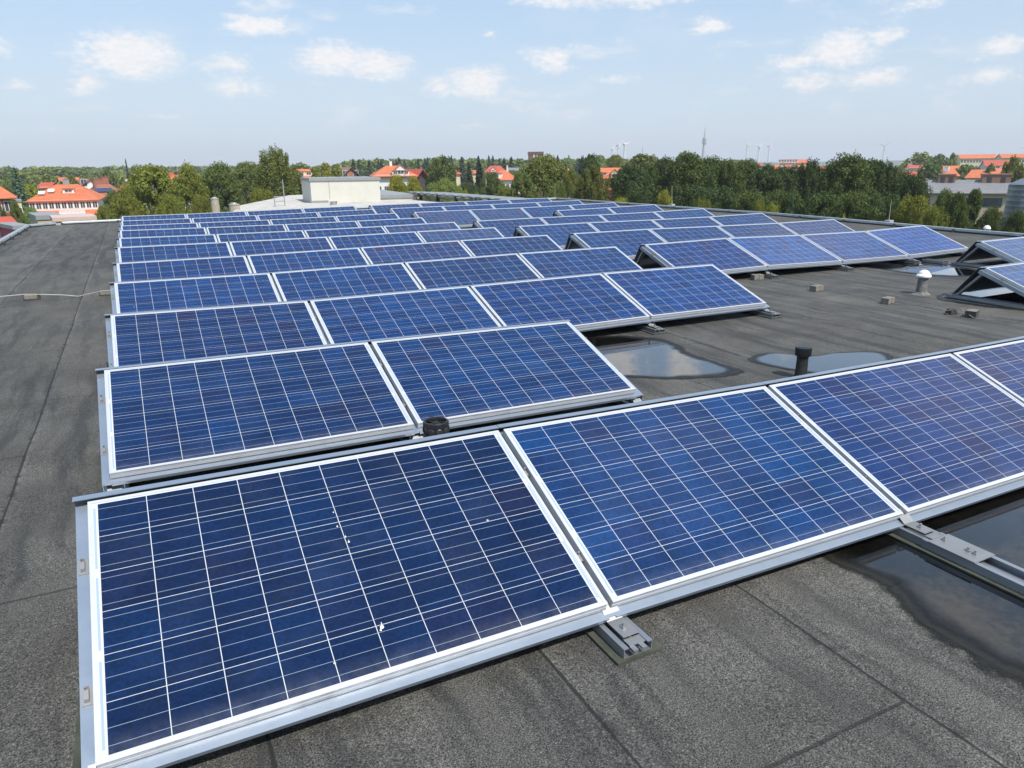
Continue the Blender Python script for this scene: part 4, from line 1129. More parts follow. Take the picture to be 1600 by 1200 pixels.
# far woodland that reads as one mass
def woodland(name, label, specs, seed, tall=11):
    rng = np.random.default_rng(seed); P, Nn = [], []
    for (D, u0, u1, cnt, vt) in specs:
        for i in range(cnt):
            u = u0 + (u1 - u0) * rng.random(); d = D * (1 + .25 * rng.random()); p = at(u, vt + rng.normal() * 1.2, d)
            rad = (5 + 4 * rng.random()) * (d / 700) ** .35; H = p.z - GZ; k = 70
            q = rng.normal(size=(k, 3)); q /= np.linalg.norm(q, axis=1)[:, None]
            P.append(np.array([p.x, p.y, GZ + H * .55]) + q * np.array([rad, rad, H * .45])); Nn.append(q)
    me = leaf_mesh(name, np.concatenate(P), 4.2, np.concatenate(Nn), rng, M_LEAF)
    o = bpy.data.objects.new(name, me); COL.objects.link(o); o.color = (1.0, 1.05, 1.0, 1); tag(o, label, 'woodland', kind='stuff')


woodland('woodland', 'unbroken band of distant woods along the horizon', [(620, -80, 1680, 460, 262), (520, 540, 1010, 260, 251.5)], 3)
for (o_) in []: pass


# ------------------------------------------------------------------ houses
def mat_tiles(name, col, var=.18):
    mt, n, b = material(name); P = n.coord('Object'); X, Y, Z = n.sep(P)
    wv = n.m('SINE', n.m('MULTIPLY', Z, 26.0)); wx = n.m('SINE', n.m('MULTIPLY', n.m('ADD', X, Y), 21.0))
    f = n.noise(P, .7, 5, .65); g = n.noise(P, 6, 3, .6)
    k = n.m('MULTIPLY', n.ramp(f, .3, .7, 1 - var, 1 + var, False), n.ramp(g, .3, .7, .85, 1.12, False))
    k = n.m('MULTIPLY', k, n.ramp(n.m('ADD', wv, n.m('MULTIPLY', wx, .4)), -1.4, 1.4, .84, 1.06, False))
    c = n.vm('SCALE', tuple(col)); n.put(c.node.inputs['Scale'], k); n.put(b.inputs['Base Color'], c); b.inputs['Roughness'].default_value = .75
    return mt


def mat_brick(name, col):
    mt, n, b = material(name); P = n.coord('Object'); X, Y, Z = n.sep(P)
    br = n.new('ShaderNodeTexBrick', {'Vector': n.comb(n.m('ADD', X, Y), Z, 0.0)}); br.inputs['Scale'].default_value = 4.0
    br.inputs['Color1'].default_value = tuple(col) + (1,); br.inputs['Color2'].default_value = tuple(c * .72 for c in col) + (1,); br.inputs['Mortar'].default_value = (.3, .26, .22, 1)
    br.inputs['Mortar Size'].default_value = .012
    n.put(b.inputs['Base Color'], br.outputs[0]); b.inputs['Roughness'].default_value = .85; return mt


T_ORG = mat_tiles('orange_tiles', (.56, .155, .065)); T_RED = mat_tiles('red_tiles', (.45, .085, .045)); T_BRN = mat_tiles('brown_tiles', (.30, .12, .08)); T_DULL = mat_tiles('weathered_tiles', (.24, .15, .12)); T_SLATE = mat_tiles('slate_sheets', (.20, .20, .21), .12)
W_WHITE = simple('white_plaster', (.74, .73, .70), .85, var=.05, scale=.5); W_CREAM = simple('cream_plaster', (.66, .58, .38), .85, var=.06, scale=.5); W_BRICK = mat_brick('red_brick', (.42, .15, .08)); W_BEIGE = simple('beige_plaster', (.46, .39, .28), .85, var=.1, scale=.6); W_DBRICK = mat_brick('dark_brick', (.13, .07, .055)); W_GREY = simple('grey_boards', (.34, .35, .36), .8, var=.1, scale=1)
M_WIN = simple('window_glass', (.06, .075, .09), .12, var=.2, scale=1); M_WFR = simple('window_frame', (.75, .75, .73), .6); M_SOLARROOF = simple('roof_collector', (.02, .03, .08), .15)


def house(name, u0, u1, vr, ve, D, roof='hip', rm=None, wm=None, depth=9.0, yaw=0.0, wins=None, chims=(), dormers=(), label='', cat='house', group=None, over=.35, ridge=.45, gable_win=0, vref=None, extra=None, base=None, k=None):
    """u0..u1 eave width, vr ridge row, ve eave row as seen in the photo at D metres"""
    k = k or (1.7 if D < 180 else 1.35); D = D * k; depth *= k * .85; over *= k; gs = k
    wins = [(a_, z_ if z_ > 0 else z_ * gs * .9, w_ * gs * .62, h_ * gs * .66) for (a_, z_, w_, h_) in (wins or ())]; chims = [(a_, h_ * gs, w_ * gs, m_) for (a_, h_, w_, m_) in chims]
    dormers = [(a_, b_, w_ * gs * .8, h_ * gs * .8, k_) for (a_, b_, w_, h_, k_) in dormers]
    rm = rm or T_ORG; wm = wm or W_WHITE; bz = GZ if base is None else base
    A, B = at(u0, ve, D), at(u1, ve, D); ze = (A.z + B.z) / 2; um = (u0 + u1) / 2
    c = (A + B) / 2; w = math.hypot(B.x - A.x, B.y - A.y); ang = math.atan2(B.y - A.y, B.x - A.x) + R_(yaw)
    roofdepth = D + (depth / 2 if roof in ('hip', 'side') else 0)
    zr = at(um, vr, roofdepth).z
    root = empty(name, (c.x, c.y, bz), (0, 0, ang)); tag(root, label, cat, group)
    he, hr = ze - bz, zr - bz; x0, x1 = -w / 2, w / 2; y0, y1 = 0, depth
    mb = MB(); mb.box(x0, x1, y0, y1, 0, he - .02)
    if roof == 'side':
        mb.quadmesh([(x0, y0, he - .02), (x0, y1, he - .02), (x0, depth / 2, hr - .08)], [(0, 2, 1)]); mb.quadmesh([(x1, y0, he - .02), (x1, y1, he - .02), (x1, depth / 2, hr - .08)], [(0, 1, 2)])
    if roof == 'front':
        mb.quadmesh([(x0, y0, he - .02), (x1, y0, he - .02), (0, y0, hr - .08)], [(0, 1, 2)]); mb.quadmesh([(x0, y1, he - .02), (x1, y1, he - .02), (0, y1, hr - .08)], [(0, 2, 1)])
    mb.build('wall', wm, root)
    o = over; mb = MB(); t = .14
    def slab(q):
        mb.quadmesh(q + [(p[0], p[1], p[2] - t) for p in q], [tuple(range(len(q))), tuple(range(2 * len(q) - 1, len(q) - 1, -1))] + [(i, len(q) + i, len(q) + (i + 1) % len(q), (i + 1) % len(q)) for i in range(len(q))])
    zo = he - o * .35
    if roof == 'hip':
        rl = w * ridge / 2; a, b_ = (-rl, depth / 2, hr), (rl, depth / 2, hr); q = [(x0 - o, y0 - o, zo), (x1 + o, y0 - o, zo), (x1 + o, y1 + o, zo), (x0 - o, y1 + o, zo)]
        slab([q[0], q[1], b_, a]); slab([q[1], q[2], b_]); slab([q[2], q[3], a, b_]); slab([q[3], q[0], a])
    elif roof == 'side':
        slab([(x0 - o, y0 - o, zo), (x1 + o, y0 - o, zo), (x1 + o, depth / 2, hr), (x0 - o, depth / 2, hr)]); slab([(x1 + o, y1 + o, zo), (x0 - o, y1 + o, zo), (x0 - o, depth / 2, hr), (x1 + o, depth / 2, hr)])
    elif roof == 'front':
        slab([(x0 - o, y0 - o, zo), (0, y0 - o, hr), (0, y1 + o, hr), (x0 - o, y1 + o, zo)]); slab([(0, y0 - o, hr), (x1 + o, y0 - o, zo), (x1 + o, y1 + o, zo), (0, y1 + o, hr)])
    elif roof == 'flat':
        mb.box(x0 - .1, x1 + .1, -.1, y1 + .1, he - .0, hr)
    rf = mb.build('roof', rm, root)
    def window(px, pz, ww, hh, yy=0.0, par=None):
        mb = MB(); mb.box(px - ww / 2 - .07, px + ww / 2 + .07, yy - .045, yy + .02, pz - hh / 2 - .07, pz + hh / 2 + .07)
        f = mb.build('window', M_WFR, par or root)
        mb = MB(); mb.box(px - ww / 2, px - .03, yy - .055, yy - .046, pz - hh / 2, pz + hh / 2); mb.box(px + .03, px + ww / 2, yy - .055, yy - .046, pz - hh / 2, pz + hh / 2)
        mb.build('pane', M_WIN, f)
    if wins:
        for (nw, zf, ww, hh) in wins:
            for i in range(nw): window(x0 + w * (i + .5) / nw, he * zf if zf > 0 else he + zf, ww, hh)
    for i in range(gable_win): window((i - (gable_win - 1) / 2) * 1.8 * gs, he + (hr - he) * .3, .8 * gs, 1.0 * gs)
    for (cx, ch, cw, cm) in chims:
        mb = MB(); X_ = x0 + w * cx; mb.box(X_ - cw / 2, X_ + cw / 2, depth / 2 - cw / 2, depth / 2 + cw / 2, hr - .8, hr + ch); mb.box(X_ - cw / 2 - .06, X_ + cw / 2 + .06, depth / 2 - cw / 2 - .06, depth / 2 + cw / 2 + .06, hr + ch, hr + ch + .1)
        mb.build('chimney', cm, rf)
    for (cx, fz, dw, dh, kind) in dormers:
        X_ = x0 + w * cx; zb = he + (hr - he) * fz; yb = (depth / 2) * fz + (-.35 if roof == 'hip' else -.1)
        mb = MB(); mb.box(X_ - dw / 2, X_ + dw / 2, yb, yb + dh * 2.2, zb - .3, zb + dh)
        if kind == 'gable':
            mb.quadmesh([(X_ - dw / 2, yb, zb + dh), (X_ + dw / 2, yb, zb + dh), (X_, yb, zb + dh + dw * .42)], [(0, 1, 2)])
        dm = mb.build('dormer', wm if kind != 'tile' else rm, rf)
        mb = MB()
        if kind == 'gable':
            for sgn in (-1, 1):
                q = [(X_ + sgn * (dw / 2 + .2), yb - .2, zb + dh - .15), (X_, yb - .2, zb + dh + dw * .42 + .03), (X_, yb + dh * 3, zb + dh + dw * .42 + .03), (X_ + sgn * (dw / 2 + .2), yb + dh * 3, zb + dh - .15)]
                mb.quadmesh(q + [(p[0], p[1], p[2] + .12) for p in q], [(0, 1, 2, 3), (7, 6, 5, 4), (0, 4, 5, 1), (1, 5, 6, 2), (2, 6, 7, 3), (3, 7, 4, 0)])
        else:
            mb.box(X_ - dw / 2 - .15, X_ + dw / 2 + .15, yb - .2, yb + dh * 2.2, zb + dh, zb + dh + .14)
        mb.build('dormer_roof', rm, dm)
        k = max(1, int(dw / gs / 1.3))
        for i in range(k):
            window(X_ - dw / 2 + dw * (i + .5) / k, zb + dh * .48, min(.8 * gs, dw / k * .6), dh * .62, yb, dm)
    return root, rf, (x0, x1, he, hr, depth, w)


H = house
# white villa with large orange roof
r, rf, g = H('villa', 43, 152, 288, 312, 88, 'hip', T_ORG, W_WHITE, 13, -6, wins=[(11, -.62, .62, .85)], chims=[(.50, .5, .6, M_CAP)], dormers=[(.56, .45, 1.3, .45, 'flat')], ridge=.34,
        label='white villa with big orange hipped roof and a row of windows', cat='villa', over=.22)
x0, x1, he, hr, dep, w = g; q_ = 1.7
A_ = [(x0 - 1.2 * q_, -2.4 * q_, he - 2.6), (x1 + 3.2 * q_, -2.4 * q_, he - 2.6), (x1 + 3.2 * q_, -.02, he - 1.75), (x0 - 1.2 * q_, -.02, he - 1.75)]
mb = MB(); mb.quadmesh(A_ + [(p[0], p[1], p[2] - .2) for p in A_], [(0, 1, 2, 3), (7, 6, 5, 4), (0, 4, 5, 1), (1, 5, 6, 2), (2, 6, 7, 3), (3, 7, 4, 0)]); mb.build('lower_roof', T_ORG, r)
mb = MB(); mb.box(x0 - .9 * q_, x1 + 2.8 * q_, -1.9 * q_, -.03, 0, he - 2.7); lw = mb.build('ground_floor', W_WHITE, r)
for i in range(8):
    mb = MB(); px = x0 + (w + 3) * (i + .5) / 8; mb.box(px - .7, px + .7, -1.97 * q_, -1.88 * q_, max(.5, he - 4.4), he - 3.2); mb.build('window', M_WIN, lw)
for (cx, fz) in ((.17, .42), (.30, .55)):
    mb = MB(); X_ = x0 + w * cx; yy = dep / 2 * fz; zz = he + (hr - he) * fz; Mx = Matrix.Translation((X_, yy - .55, zz + .12)) @ Matrix.Rotation(math.atan2(hr - he, dep / 2), 4, 'X'); mb.box(-.5, .5, -.8, .8, -.05, .1, Mx); mb.build('skylight', M_WFR, rf)
# red brick house at left edge
H('brick_house', -52, 19, 283, 307, 74, 'hip', T_ORG, W_BRICK, 10, 0, ridge=.25,  wins=[(4, .83, .8, 1.2), (4, .55, .8, 1.3), (4, .3, .8, 1.3)], label='red brick house with orange roof at the left picture edge')
H('lean_to_shed', 2, 22, 338, 352, 62, 'side', T_RED, W_BEIGE, 5, 10, k=1.15, label='low shed with red tiled roof below the brick house', cat='shed')
H('yellow_annex', 22, 33, 313, 316, 84, 'flat', M_CAP, W_CREAM, 5, 0, wins=[(1, .8, .7, 1.1), (1, .55, .7, 1.1)], k=1.6, label='narrow yellow annex beside the red brick house')
H('flat_garage', 22, 47, 352, 358, 58, 'flat', M_CAP, simple('magenta_boards', (.35, .05, .10), .7), 5, 12, k=1.15, label='low magenta fronted shed below the yellow annex', cat='shed')
H('flat_garage', 58, 96, 336, 343, 76, 'flat', M_CAP, W_BEIGE, 7, 6, k=1.15, label='grey flat roofed garage in front of the white villa', cat='garage')
H('gatehouse', 84, 150, 339, 345, 66, 'flat', simple('pink_roofing', (.5, .38, .33), .8), W_BEIGE, 5, 3, k=1.15, label='long low pinkish outbuilding behind the left roof corner', cat='outbuilding')
# fence before the villa
pA, pB = at(94, 338, 110), at(134, 338, 110)
r = empty('garden_fence', (pA.x, pA.y, GZ)); tag(r, 'pale garden fence with pickets in front of the white villa', 'fence')
qv = pB - pA; pz_ = pA.z - GZ + .3; mb = MB(); 
for i in range(2): mb.cyl((0, 0, pz_ - .8 * i), (qv.x, qv.y, pz_ - .8 * i), .04, seg=5)
mb.build('rail', M_WFR, r)
mb = MB()
for i in range(34): t = i / 33; mb.box(qv.x * t - .035, qv.x * t + .035, qv.y * t - .02, qv.y * t + .02, 0.0, pz_ + .4)
mb.build('pickets', M_WFR, r)
# brown roofed house with roof collector
r, rf, g = H('house', 150, 196, 286, 305, 100, 'hip', T_BRN, W_CREAM, 11, 8, wins=[(4, -1.3, .8, 1.2)], chims=[(.30, .5, .9, T_BRN), (.58, .7, .8, T_BRN)], ridge=.4, label='house with brown hipped roof carrying a blue collector')
x0, x1, he, hr, dep, w = g
mb = MB(); Mx = Matrix.Translation((x0 + w * .36, dep * .5 * .36, he + (hr - he) * .36 + .12)) @ Matrix.Rotation(math.atan2(hr - he, dep / 2), 4, 'X'); mb.box(-1.6, 1.6, -1.2, 1.2, 0, .1, Mx); mb.build('collector', M_SOLARROOF, rf)
H('house', 130, 153, 279, 288, 135, 'front', T_BRN, W_WHITE, 9, 10, gable_win=2, label='white gable end above the brown roofed house')
H('house', 62, 76, 285, 292, 120, 'side', T_RED, W_CREAM, 7, -10, label='small house with red roof behind the left end of the villa', wins=[(2, .8, .8, 1.2)])
H('house', 96, 124, 277, 284, 190, 'side', T_ORG, W_WHITE, 9, 5, label='distant orange roof over trees left of the white gable')
H('house', 184, 200, 287, 298, 118, 'side', T_RED, W_WHITE, 8, -20, chims=[(.3, .6, .6, W_WHITE)], label='pinkish red roof right behind the brown roofed house')
H('house', 253, 282, 276, 288, 105, 'side', T_ORG, W_WHITE, 9, 4, chims=[(.7, .5, .6, T_ORG)], label='orange roof seen between the leafy trees')
H('house', 302, 318, 273, 286, 108, 'front', T_ORG, W_WHITE, 9, 35, label='sliver of orange roof left of the dark dense tree')
# behind the cream box
H('house', 462, 498, 264, 275, 140, 'hip', T_ORG, W_CREAM, 10, 12, wins=[(4, -1.4, .8, 1.2)], ridge=.6, dormers=[(.42, .1, 3.4, .8, 'flat')], label='orange roofed house with cream dormer left above the cream box')
H('house', 533, 563, 261, 276, 120, 'front', T_DULL, W_BRICK, 10, 26, gable_win=2, chims=[(.45, .2, .9, W_BEIGE)], label='pink brick gable house above the middle of the cream box')
r, rf, g = H('white_house', 587, 648, 259, 273, 105, 'hip', T_ORG, W_WHITE, 12, 4, wins=[(6, -2.2, .7, 1.4), (6, -5.0, .8, 1.4)], chims=[(.46, .6, .35, W_WHITE)], ridge=.36, dormers=[(.64, .0, 1.6, .95, 'gable'), (.50, .0, 1.0, .65, 'flat'), (.78, .0, 1.0, .65, 'flat')],
        label='white house with orange hipped roof and white centre gable', over=.5)
pc = at(593, 269, 100); mb = MB(); 
H('house', 651, 665, 264, 277, 112, 'front', T_RED, simple('dark_boards', (.05, .04, .035), .8), 10, 30, label='dark timber gable with steep red roof beside the white house', over=.6)
H('house', 704, 719, 265, 271, 170, 'hip', T_RED, W_CREAM, 8, 0, label='small red pyramid roof over a cream wall right of the birch', ridge=.1)
H('house', 732, 743, 266, 270, 210, 'side', T_ORG, W_CREAM, 8, 0, label='tiny cream house with orange roof among the spruces')
H('house', 758, 790, 259, 268, 165, 'hip', T_RED, W_WHITE, 10, 0, ridge=.5, dormers=[(.4, .1, 1.3, .4, 'gable')], label='upper red roof of the stacked pair left of the big willow')
H('house', 768, 797, 266, 280, 140, 'hip', T_ORG, W_WHITE, 10, -8, ridge=.3, dormers=[(.25, .15, 2.4, 1.0, 'flat')], wins=[(4, -1.4, .8, 1.2)], chims=[(.7, .8, .25, M_WFR)], label='lower orange roof of the stacked pair left of the big willow')
H('house', 795, 812, 262, 268, 240, 'side', T_SLATE, W_WHITE, 9, 0, label='grey roof just right of the stacked red roofs')
H('house', 877, 893, 263, 272, 150, 'hip', T_ORG, W_WHITE, 9, 0, label='orange roof half hidden behind the feathery olive tree', ridge=.4)
r, rf, g = H('house', 933, 978, 262, 277, 118, 'side', T_ORG, W_CREAM, 11, 4, wins=[(7, -1.5, .8, 1.3)], dormers=[(.25, .2, 1.2, .5, 'flat'), (.62, .0, 1.5, .8, 'gable')], label='orange roofed house with cream gable left of the dark belt')
H('house', 937, 965, 287, 294, 98, 'side', T_ORG, T_BRN, 6, 6, label='low red roofed outbuilding below the orange roofed house', cat='outbuilding')
# brick tower
A = at(825, 250, 260); Bq = at(849, 250, 260); wv = (Bq - A).length; ztp = at(837, 237, 260).z
r = empty('brick_tower', (A.x, A.y, GZ), (0, 0, math.atan2(Bq.y - A.y, Bq.x - A.x))); tag(r, 'dark brick tower stump with two openings above the big willow', 'tower')
hh = ztp - GZ; th = wv * .42
mb = MB()
mb.box(0, wv, 0, wv, 0, hh - 2.6)
xs = [0, wv * .34, wv * .44, wv * .56, wv * .66, wv]
mb.box(.05, xs[1], 0, wv, hh - 2.598, hh - .95); mb.box(xs[2], xs[3], 0, wv, hh - 2.598, hh - .95); mb.box(xs[4], wv - .05, 0, wv, hh - 2.598, hh - .95)
mb.box(-.1, wv + .1, -.1, wv + .1, hh - .948, hh)
mb.build('shaft', W_DBRICK, r)
mb = MB(); mb.box(-.25, wv + .25, -.25, wv + .25, hh - 2.95, hh - 2.65); mb.build('ledge', W_DBRICK, r)
# right-hand town
H('terrace', 1218, 1262, 249, 254, 430, 'side', T_ORG, W_WHITE, 14, 0, wins=[(9, -1.4, 1.0, 1.4)], dormers=[(.3, .1, 12, 1.6, 'flat')], label='long far terrace with orange roofs on the skyline', cat='terrace')
H('terrace', 1228, 1264, 258, 266, 300, 'side', T_ORG, W_WHITE, 12, 6, wins=[(7, -1.4, 1.0, 1.4)], dormers=[(.4, .1, 5, 1.3, 'flat')], label='orange roofed terrace in front of the far skyline terrace', cat='terrace')
H('house', 1200, 1218, 258, 266, 300, 'side', T_ORG, W_WHITE, 12, 0, wins=[(4, -1.4, 1.0, 1.4)], label='orange roofed house left of the terraces')
H('house', 1292, 1313, 259, 271, 210, 'front', T_ORG, W_CREAM, 11, 30, label='lone steep orange roof above the dip of the tree belt')
H('house', 1312, 1326, 260, 268, 240, 'side', T_SLATE, W_WHITE, 9, 0, label='grey roof right behind the lone steep orange roof')
H('house', 1360, 1370, 265, 270, 260, 'hip', T_ORG, W_WHITE, 9, 0, label='orange roof speck in the right half of the belt')
H('house', 1132, 1146, 256, 262, 280, 'hip', T_ORG, W_WHITE, 9, 0, label='orange roof speck below the broadcast tower')
H('house', 1160, 1172, 254, 258, 330, 'side', T_RED, W_WHITE, 9, 0, label='red roof speck left of the near turbine group')
H('house', 1176, 1190, 255, 260, 330, 'side', T_RED, W_WHITE, 9, 0, label='red roof speck under the turbine group')
H('house', 1378, 1398, 255, 262, 280, 'side', T_SLATE, W_WHITE, 9, 0, wins=[(3, -1.3, 1, 1.3)], chims=[(.2, 1.0, .8, W_WHITE)], label='grey roof with white chimney under the lone turbine')
H('house', 1408, 1418, 267, 275, 200, 'hip', T_RED, W_BEIGE, 9, 0, label='small red roof left of the beige roofs')
H('house', 1419, 1440, 268, 276, 210, 'side', T_RED, W_BEIGE, 9, 0, label='second small red roof left of the beige roofs')
H('house', 1422, 1448, 258, 262, 250, 'side', T_RED, W_WHITE, 10, 10, wins=[(4, -1.3, 1, 1.2)], chims=[(.1, .5, .8, W_BEIGE)], label='pink roofed white house below the wooded knoll')
H('house', 1440, 1470, 267, 281, 165, 'side', T_DULL, W_BEIGE, 11, -12, dormers=[(.5, .4, 1.6, .9, 'flat')], chims=[(.15, .3, .6, M_WFR), (.95, .8, .7, M_WFR)], label='weathered grey brown roof left behind the barn')
H('house', 1466, 1480, 259, 267, 250, 'side', T_SLATE, W_WHITE, 10, 0, label='blue grey roof left of the orange roofs')
H('house', 1476, 1508, 259, 270, 230, 'side', T_ORG, W_CREAM, 10, 6, label='orange roof, upper left of the group above the barn')
H('house', 1475, 1498, 266, 274, 195, 'hip', T_ORG, W_BEIGE, 9, 0, label='orange hipped roof directly above the brick roof turret')
H('house', 1510, 1540, 265, 277, 190, 'side', T_ORG, W_CREAM, 10, -14, label='orange roof in the middle of the group above the barn')
H('house', 1552, 1582, 264, 272, 190, 'side', T_ORG, W_WHITE, 10, 10, label='orange roof at the right of the group above the barn')
H('house', 1555, 1578, 258, 264, 240, 'side', T_ORG, W_WHITE, 10, 0, dormers=[(.4, .2, 4, .8, 'flat')], label='orange roof with roof windows under the red block')
H('house', 1588, 1625, 268, 282, 150, 'side', T_BRN, W_BEIGE, 10, 0, label='brown roof at the right picture edge')
H('apartment_block', 1501, 1560, 241, 247, 420, 'side', T_ORG, W_CREAM, 16, 12, wins=[(12, -1.6, 1.4, 1.6), (12, -4.4, 1.4, 1.6)], label='long apartment block with orange roof on the right skyline', cat='apartment block')
H('apartment_block', 1566, 1640, 240, 246, 400, 'side', T_ORG, W_CREAM, 16, 12, wins=[(14, -1.6, 1.4, 1.6), (14, -4.4, 1.4, 1.6)], label='second apartment block with orange roof cut by the right edge', cat='apartment block')
H('house', 1540, 1590, 250, 259, 310, 'side', T_RED, W_WHITE, 14, 8, label='broad red roof below the skyline apartment blocks')
# barn with slate roof and brick turrets
r, rf, g = H('barn', 1456, 1578, 281, 299.5, 118, 'side', T_SLATE, W_BEIGE, 16, 4, k=1.25, over=.5, label='long barn with grey slate roof and brick roof turrets', cat='barn')
x0, x1, he, hr, dep, w = g
for i in range(7):
    mb = MB(); px = x0 + w * (.50 + .065 * i); mb.box(px - .42, px + .42, -.05, .02, he - 2.5, he - 1.0); f = mb.build('window', M_WIN, r)
for (cx, tw) in ((.20, 2.6), (.86, 4.2)):
    X_ = x0 + w * cx; mb = MB(); mb.box(X_ - tw / 2, X_ + tw / 2, dep / 2 - 2.2, dep / 2 + 1.2, hr - 1.4, hr + .85); mb.box(X_ - tw / 2 - .12, X_ + tw / 2 + .12, dep / 2 - 2.32, dep / 2 + 1.32, hr + .852, hr + 1.05)
    q = mb.build('brick_turret', W_DBRICK if False else mat_brick('turret_brick', (.26, .14, .10)), rf)
    for s_ in (-.24, .24):
        mb = MB(); mb.box(X_ + tw * s_ - .34, X_ + tw * s_ + .34, dep / 2 - 2.24, dep / 2 - 2.19, hr - .45, hr + .55); mb.build('opening', M_FELTWALL, q)
H('barn_annex', 1440, 1457, 283, 299, 121, 'side', mat_tiles('beige_tiles', (.34, .29, .24)), W_BEIGE, 14, 4, k=1.25, label='beige roofed annex joined to the left end of the barn', cat='barn')
# silo
cS = at(1606, 310, 110); zt = at(1606, 288, 110).z; za = at(1606, 281, 110).z; rS = (at(1606, 300, 110) - at(1572, 300, 110)).length
r = empty('grain_silo', (cS.x, cS.y, GZ)); tag(r, 'round galvanised metal silo with cone top at the right edge', 'silo')
prof = []; hS = zt - GZ; nb_ = 14
for i in range(nb_):
    z0_ = hS * i / nb_; z1_ = hS * (i + 1) / nb_; prof += [(rS * 1.008, z0_ + .02), (rS, z0_ + .10), (rS, z1_ - .1), (rS * 1.008, z1_ - .02)]
M_SILO = simple('silo_steel', (.26, .29, .31), .45, .7, var=.18, scale=.8)
mb = MB(); mb.lathe(prof, seg=40); mb.build('shell', M_SILO, r, smooth=True)
mb = MB(); mb.lathe([(rS * 1.03, hS - .02), (rS * .55, hS + (za - zt) * .55 + .3), (.35, za - GZ + .3), (.3, za - GZ + .55)], seg=40); mb.build('cone_roof', M_SILO, r, smooth=True)

# ------------------------------------------------------------------ broadcast tower, turbines
M_TOWER = simple('tower_concrete', (.42, .42, .44), .8, var=.05, scale=.02); M_TURB = simple('turbine_white', (.62, .63, .64), .5, var=.02, scale=.02)
b0 = at(1098, 262, 1500); tt = at(1098, 195, 1500); Hh = tt.z - GZ
r = empty('broadcast_tower', (b0.x, b0.y, GZ)); tag(r, 'tall slim broadcast tower with platforms on the horizon', 'tower')
mb = MB(); mb.lathe([(3.6, 0), (3.0, Hh * .35), (2.5, Hh * .62), (2.3, Hh * .70)], seg=16); mb.build('shaft', M_TOWER, r, smooth=True)
for f0, rr_ in ((.60, 4.6), (.655, 4.8), (.70, 3.8)):
    mb = MB(); mb.lathe([(2.4, Hh * f0 - 1.6), (rr_, Hh * f0 - .6), (rr_, Hh * f0 + 1.0), (2.3, Hh * f0 + 1.2)], seg=16); mb.build('platform', M_TOWER, r)
mb = MB(); mb.lathe([(1.5, Hh * .70), (1.4, Hh * .82), (.8, Hh * .825), (.7, Hh * .92), (.3, Hh * .925), (.2, Hh)], seg=10); mb.build('antenna', M_TOWER, r)
b0 = at(1003, 260, 1600); tt = at(1003, 224, 1600)
mb = MB()
for sx_ in (-1, 1):
    for sy_ in (-1, 1): mb.cyl((sx_ * 1.6, sy_ * 1.6, 0), (sx_ * .3, sy_ * .3, tt.z - GZ - 8), .22, seg=5)
for i in range(10):
    f0 = i / 10; w0 = 1.6 - 1.3 * f0; z0_ = (tt.z - GZ - 8) * f0; mb.cyl((-w0, -w0, z0_), (w0, -w0, z0_ + 4), .15, seg=4); mb.cyl((w0, w0, z0_), (-w0, w0, z0_ + 4), .15, seg=4)
mb.cyl((0, 0, tt.z - GZ - 9), (0, 0, tt.z - GZ), .2, seg=5)
o = mb.build('lattice_mast', M_TOWER); o.location = (b0.x, b0.y, GZ); tag(o, 'faint lattice mast right of the first turbine group', 'mast')


def turbine(u, vh, D, Rb, phase, label, yaw=0.0):
    b = at(u, 262, D); hb = at(u, vh, D); hz = hb.z - GZ
    view = math.atan2(hb.y - CAMP[1], hb.x - CAMP[0]); r = empty('wind_turbine', (b.x, b.y, GZ), (0, 0, view - math.pi / 2 + R_(yaw))); tag(r, label, 'wind turbine', 'wind turbines on the horizon')
    mb = MB(); mb.lathe([(2.5, 0), (2.0, hz * .5), (1.5, hz - 1)], seg=12); mb.build('mast', M_TURB, r, smooth=True)
    mb = MB(); mb.box(-1.7, 1.7, -3.5, 5.5, hz - 1.6, hz + 1.8); mb.build('nacelle', M_TURB, r, bevel=.4)
    mb = MB(); mb.lathe([(.4, 0), (1.5, .8), (1.8, 2.2)], seg=12); ho = mb.build('hub', M_TURB, r, smooth=True); ho.rotation_euler = (-math.pi / 2, 0, 0); ho.location = (0, -5.6, hz)
    for k in range(3):
        a = phase + k * 2 * math.pi / 3; mb = MB()
        pr = [(0, .9, .5), (.15, 1.7, .4), (.5, 1.2, .25), (1, .25, .08)]; vs, fs = [], []
        for (t, ch, th_) in pr:
            vs += [(-ch, 0, t * Rb), (0, -th_, t * Rb), (ch, 0, t * Rb), (0, th_, t * Rb)]
        for i in range(3):
            for j in range(4): fs.append((4 * i + j, 4 * i + (j + 1) % 4, 4 * i + 4 + (j + 1) % 4, 4 * i + 4 + j))
        fs += [(3, 2, 1, 0), (12, 13, 14, 15)]; mb.quadmesh(vs, fs); bl = mb.build('blade', M_TURB, r); bl.location = (0, -4.6, hz); bl.rotation_euler = (0, a, 0)


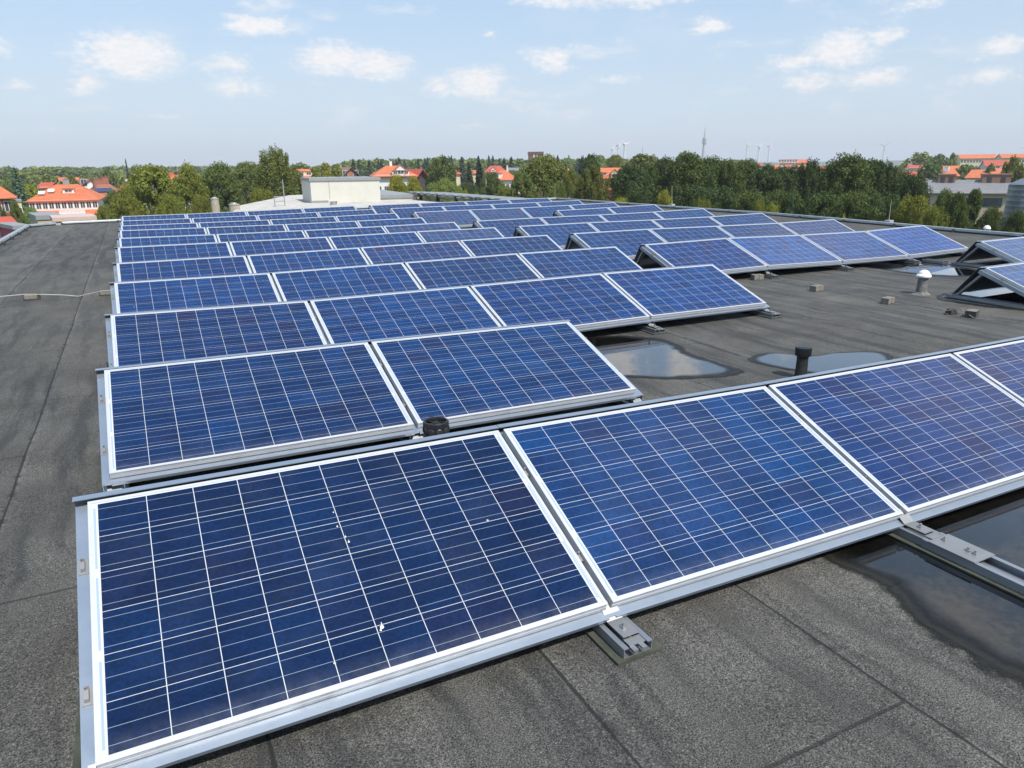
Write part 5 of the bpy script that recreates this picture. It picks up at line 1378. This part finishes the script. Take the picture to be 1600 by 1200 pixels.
turbine(955.5, 232, 1900, 12, .5, 'white wind turbine, leftmost of the close group of three', 40)
turbine(965, 228, 1700, 12.5, .1, 'white wind turbine, middle one of the close group of three', 50)
turbine(975, 226, 1350, 11, -.9, 'white wind turbine, tallest and rightmost of the close group of three', 20)
turbine(1165, 227, 2000, 22, -.5, 'white wind turbine with long blades right of the broadcast tower', 10)
turbine(1183.5, 229, 2000, 14, .6, 'white wind turbine, middle one right of the broadcast tower', 45)
turbine(1199.5, 229, 2000, 14, .2, 'white wind turbine, third one right of the broadcast tower', 60)
turbine(1378, 228, 2200, 17, .9, 'grey wind turbine standing alone on the right horizon', 0)
turbine(1599, 232, 2200, 16, .7, 'wind turbine just at the right picture edge', 15)

# far low hills
def hills(name, D, u0, u1, v0, amp, col, seed):
    rnd = random.Random(seed); vs, fs = [], []; K = 120
    for i in range(K + 1):
        u = u0 + (u1 - u0) * i / K; d = D; s_ = math.sin(math.pi * i / K) ** .4
        h = s_ * (amp * (.6 + .25 * math.sin(i * .11 + seed) + .15 * math.sin(i * .31 + 2 * seed) + .05 * rnd.random()))
        hor = at(u, 262, d); hz_ = 1.24 + h * d / FPX
        a, b_, c = at(u, 262, d * .94), hor, at(u, 262, d * 1.12)
        vs += [(a.x, a.y, GZ - .5), (b_.x, b_.y, max(GZ, hz_)), (c.x, c.y, GZ - .5)]
    for i in range(K): fs += [(3 * i, 3 * i + 3, 3 * i + 4, 3 * i + 1), (3 * i + 1, 3 * i + 4, 3 * i + 5, 3 * i + 2)]
    mb = MB(); mb.quadmesh(vs, fs); o = mb.build(name, simple(name + '_green', col, .95, var=.3, scale=.01), smooth=True); tag(o, kind='structure'); return o


hills('hills', 3600, -350, 1950, 262, 2.2, (.03, .055, .03), 2)

# ------------------------------------------------------------------ summer haze
mb = MB(); mb.box(-9300, 9300, -9300, 9300, GZ - 1.2, 175)
mt = bpy.data.materials.new('haze_air'); mt.use_nodes = True; nt = mt.node_tree; nt.nodes.remove(nt.nodes['Principled BSDF'])
pv = nt.nodes.new('ShaderNodeVolumePrincipled'); pv.inputs['Color'].default_value = (.90, .94, 1, 1); pv.inputs['Density'].default_value = 0.00024; pv.inputs['Anisotropy'].default_value = 0.0
nt.links.new(pv.outputs[0], nt.nodes['Material Output'].inputs['Volume'])
o = mb.build('haze', mt); tag(o, kind='stuff')
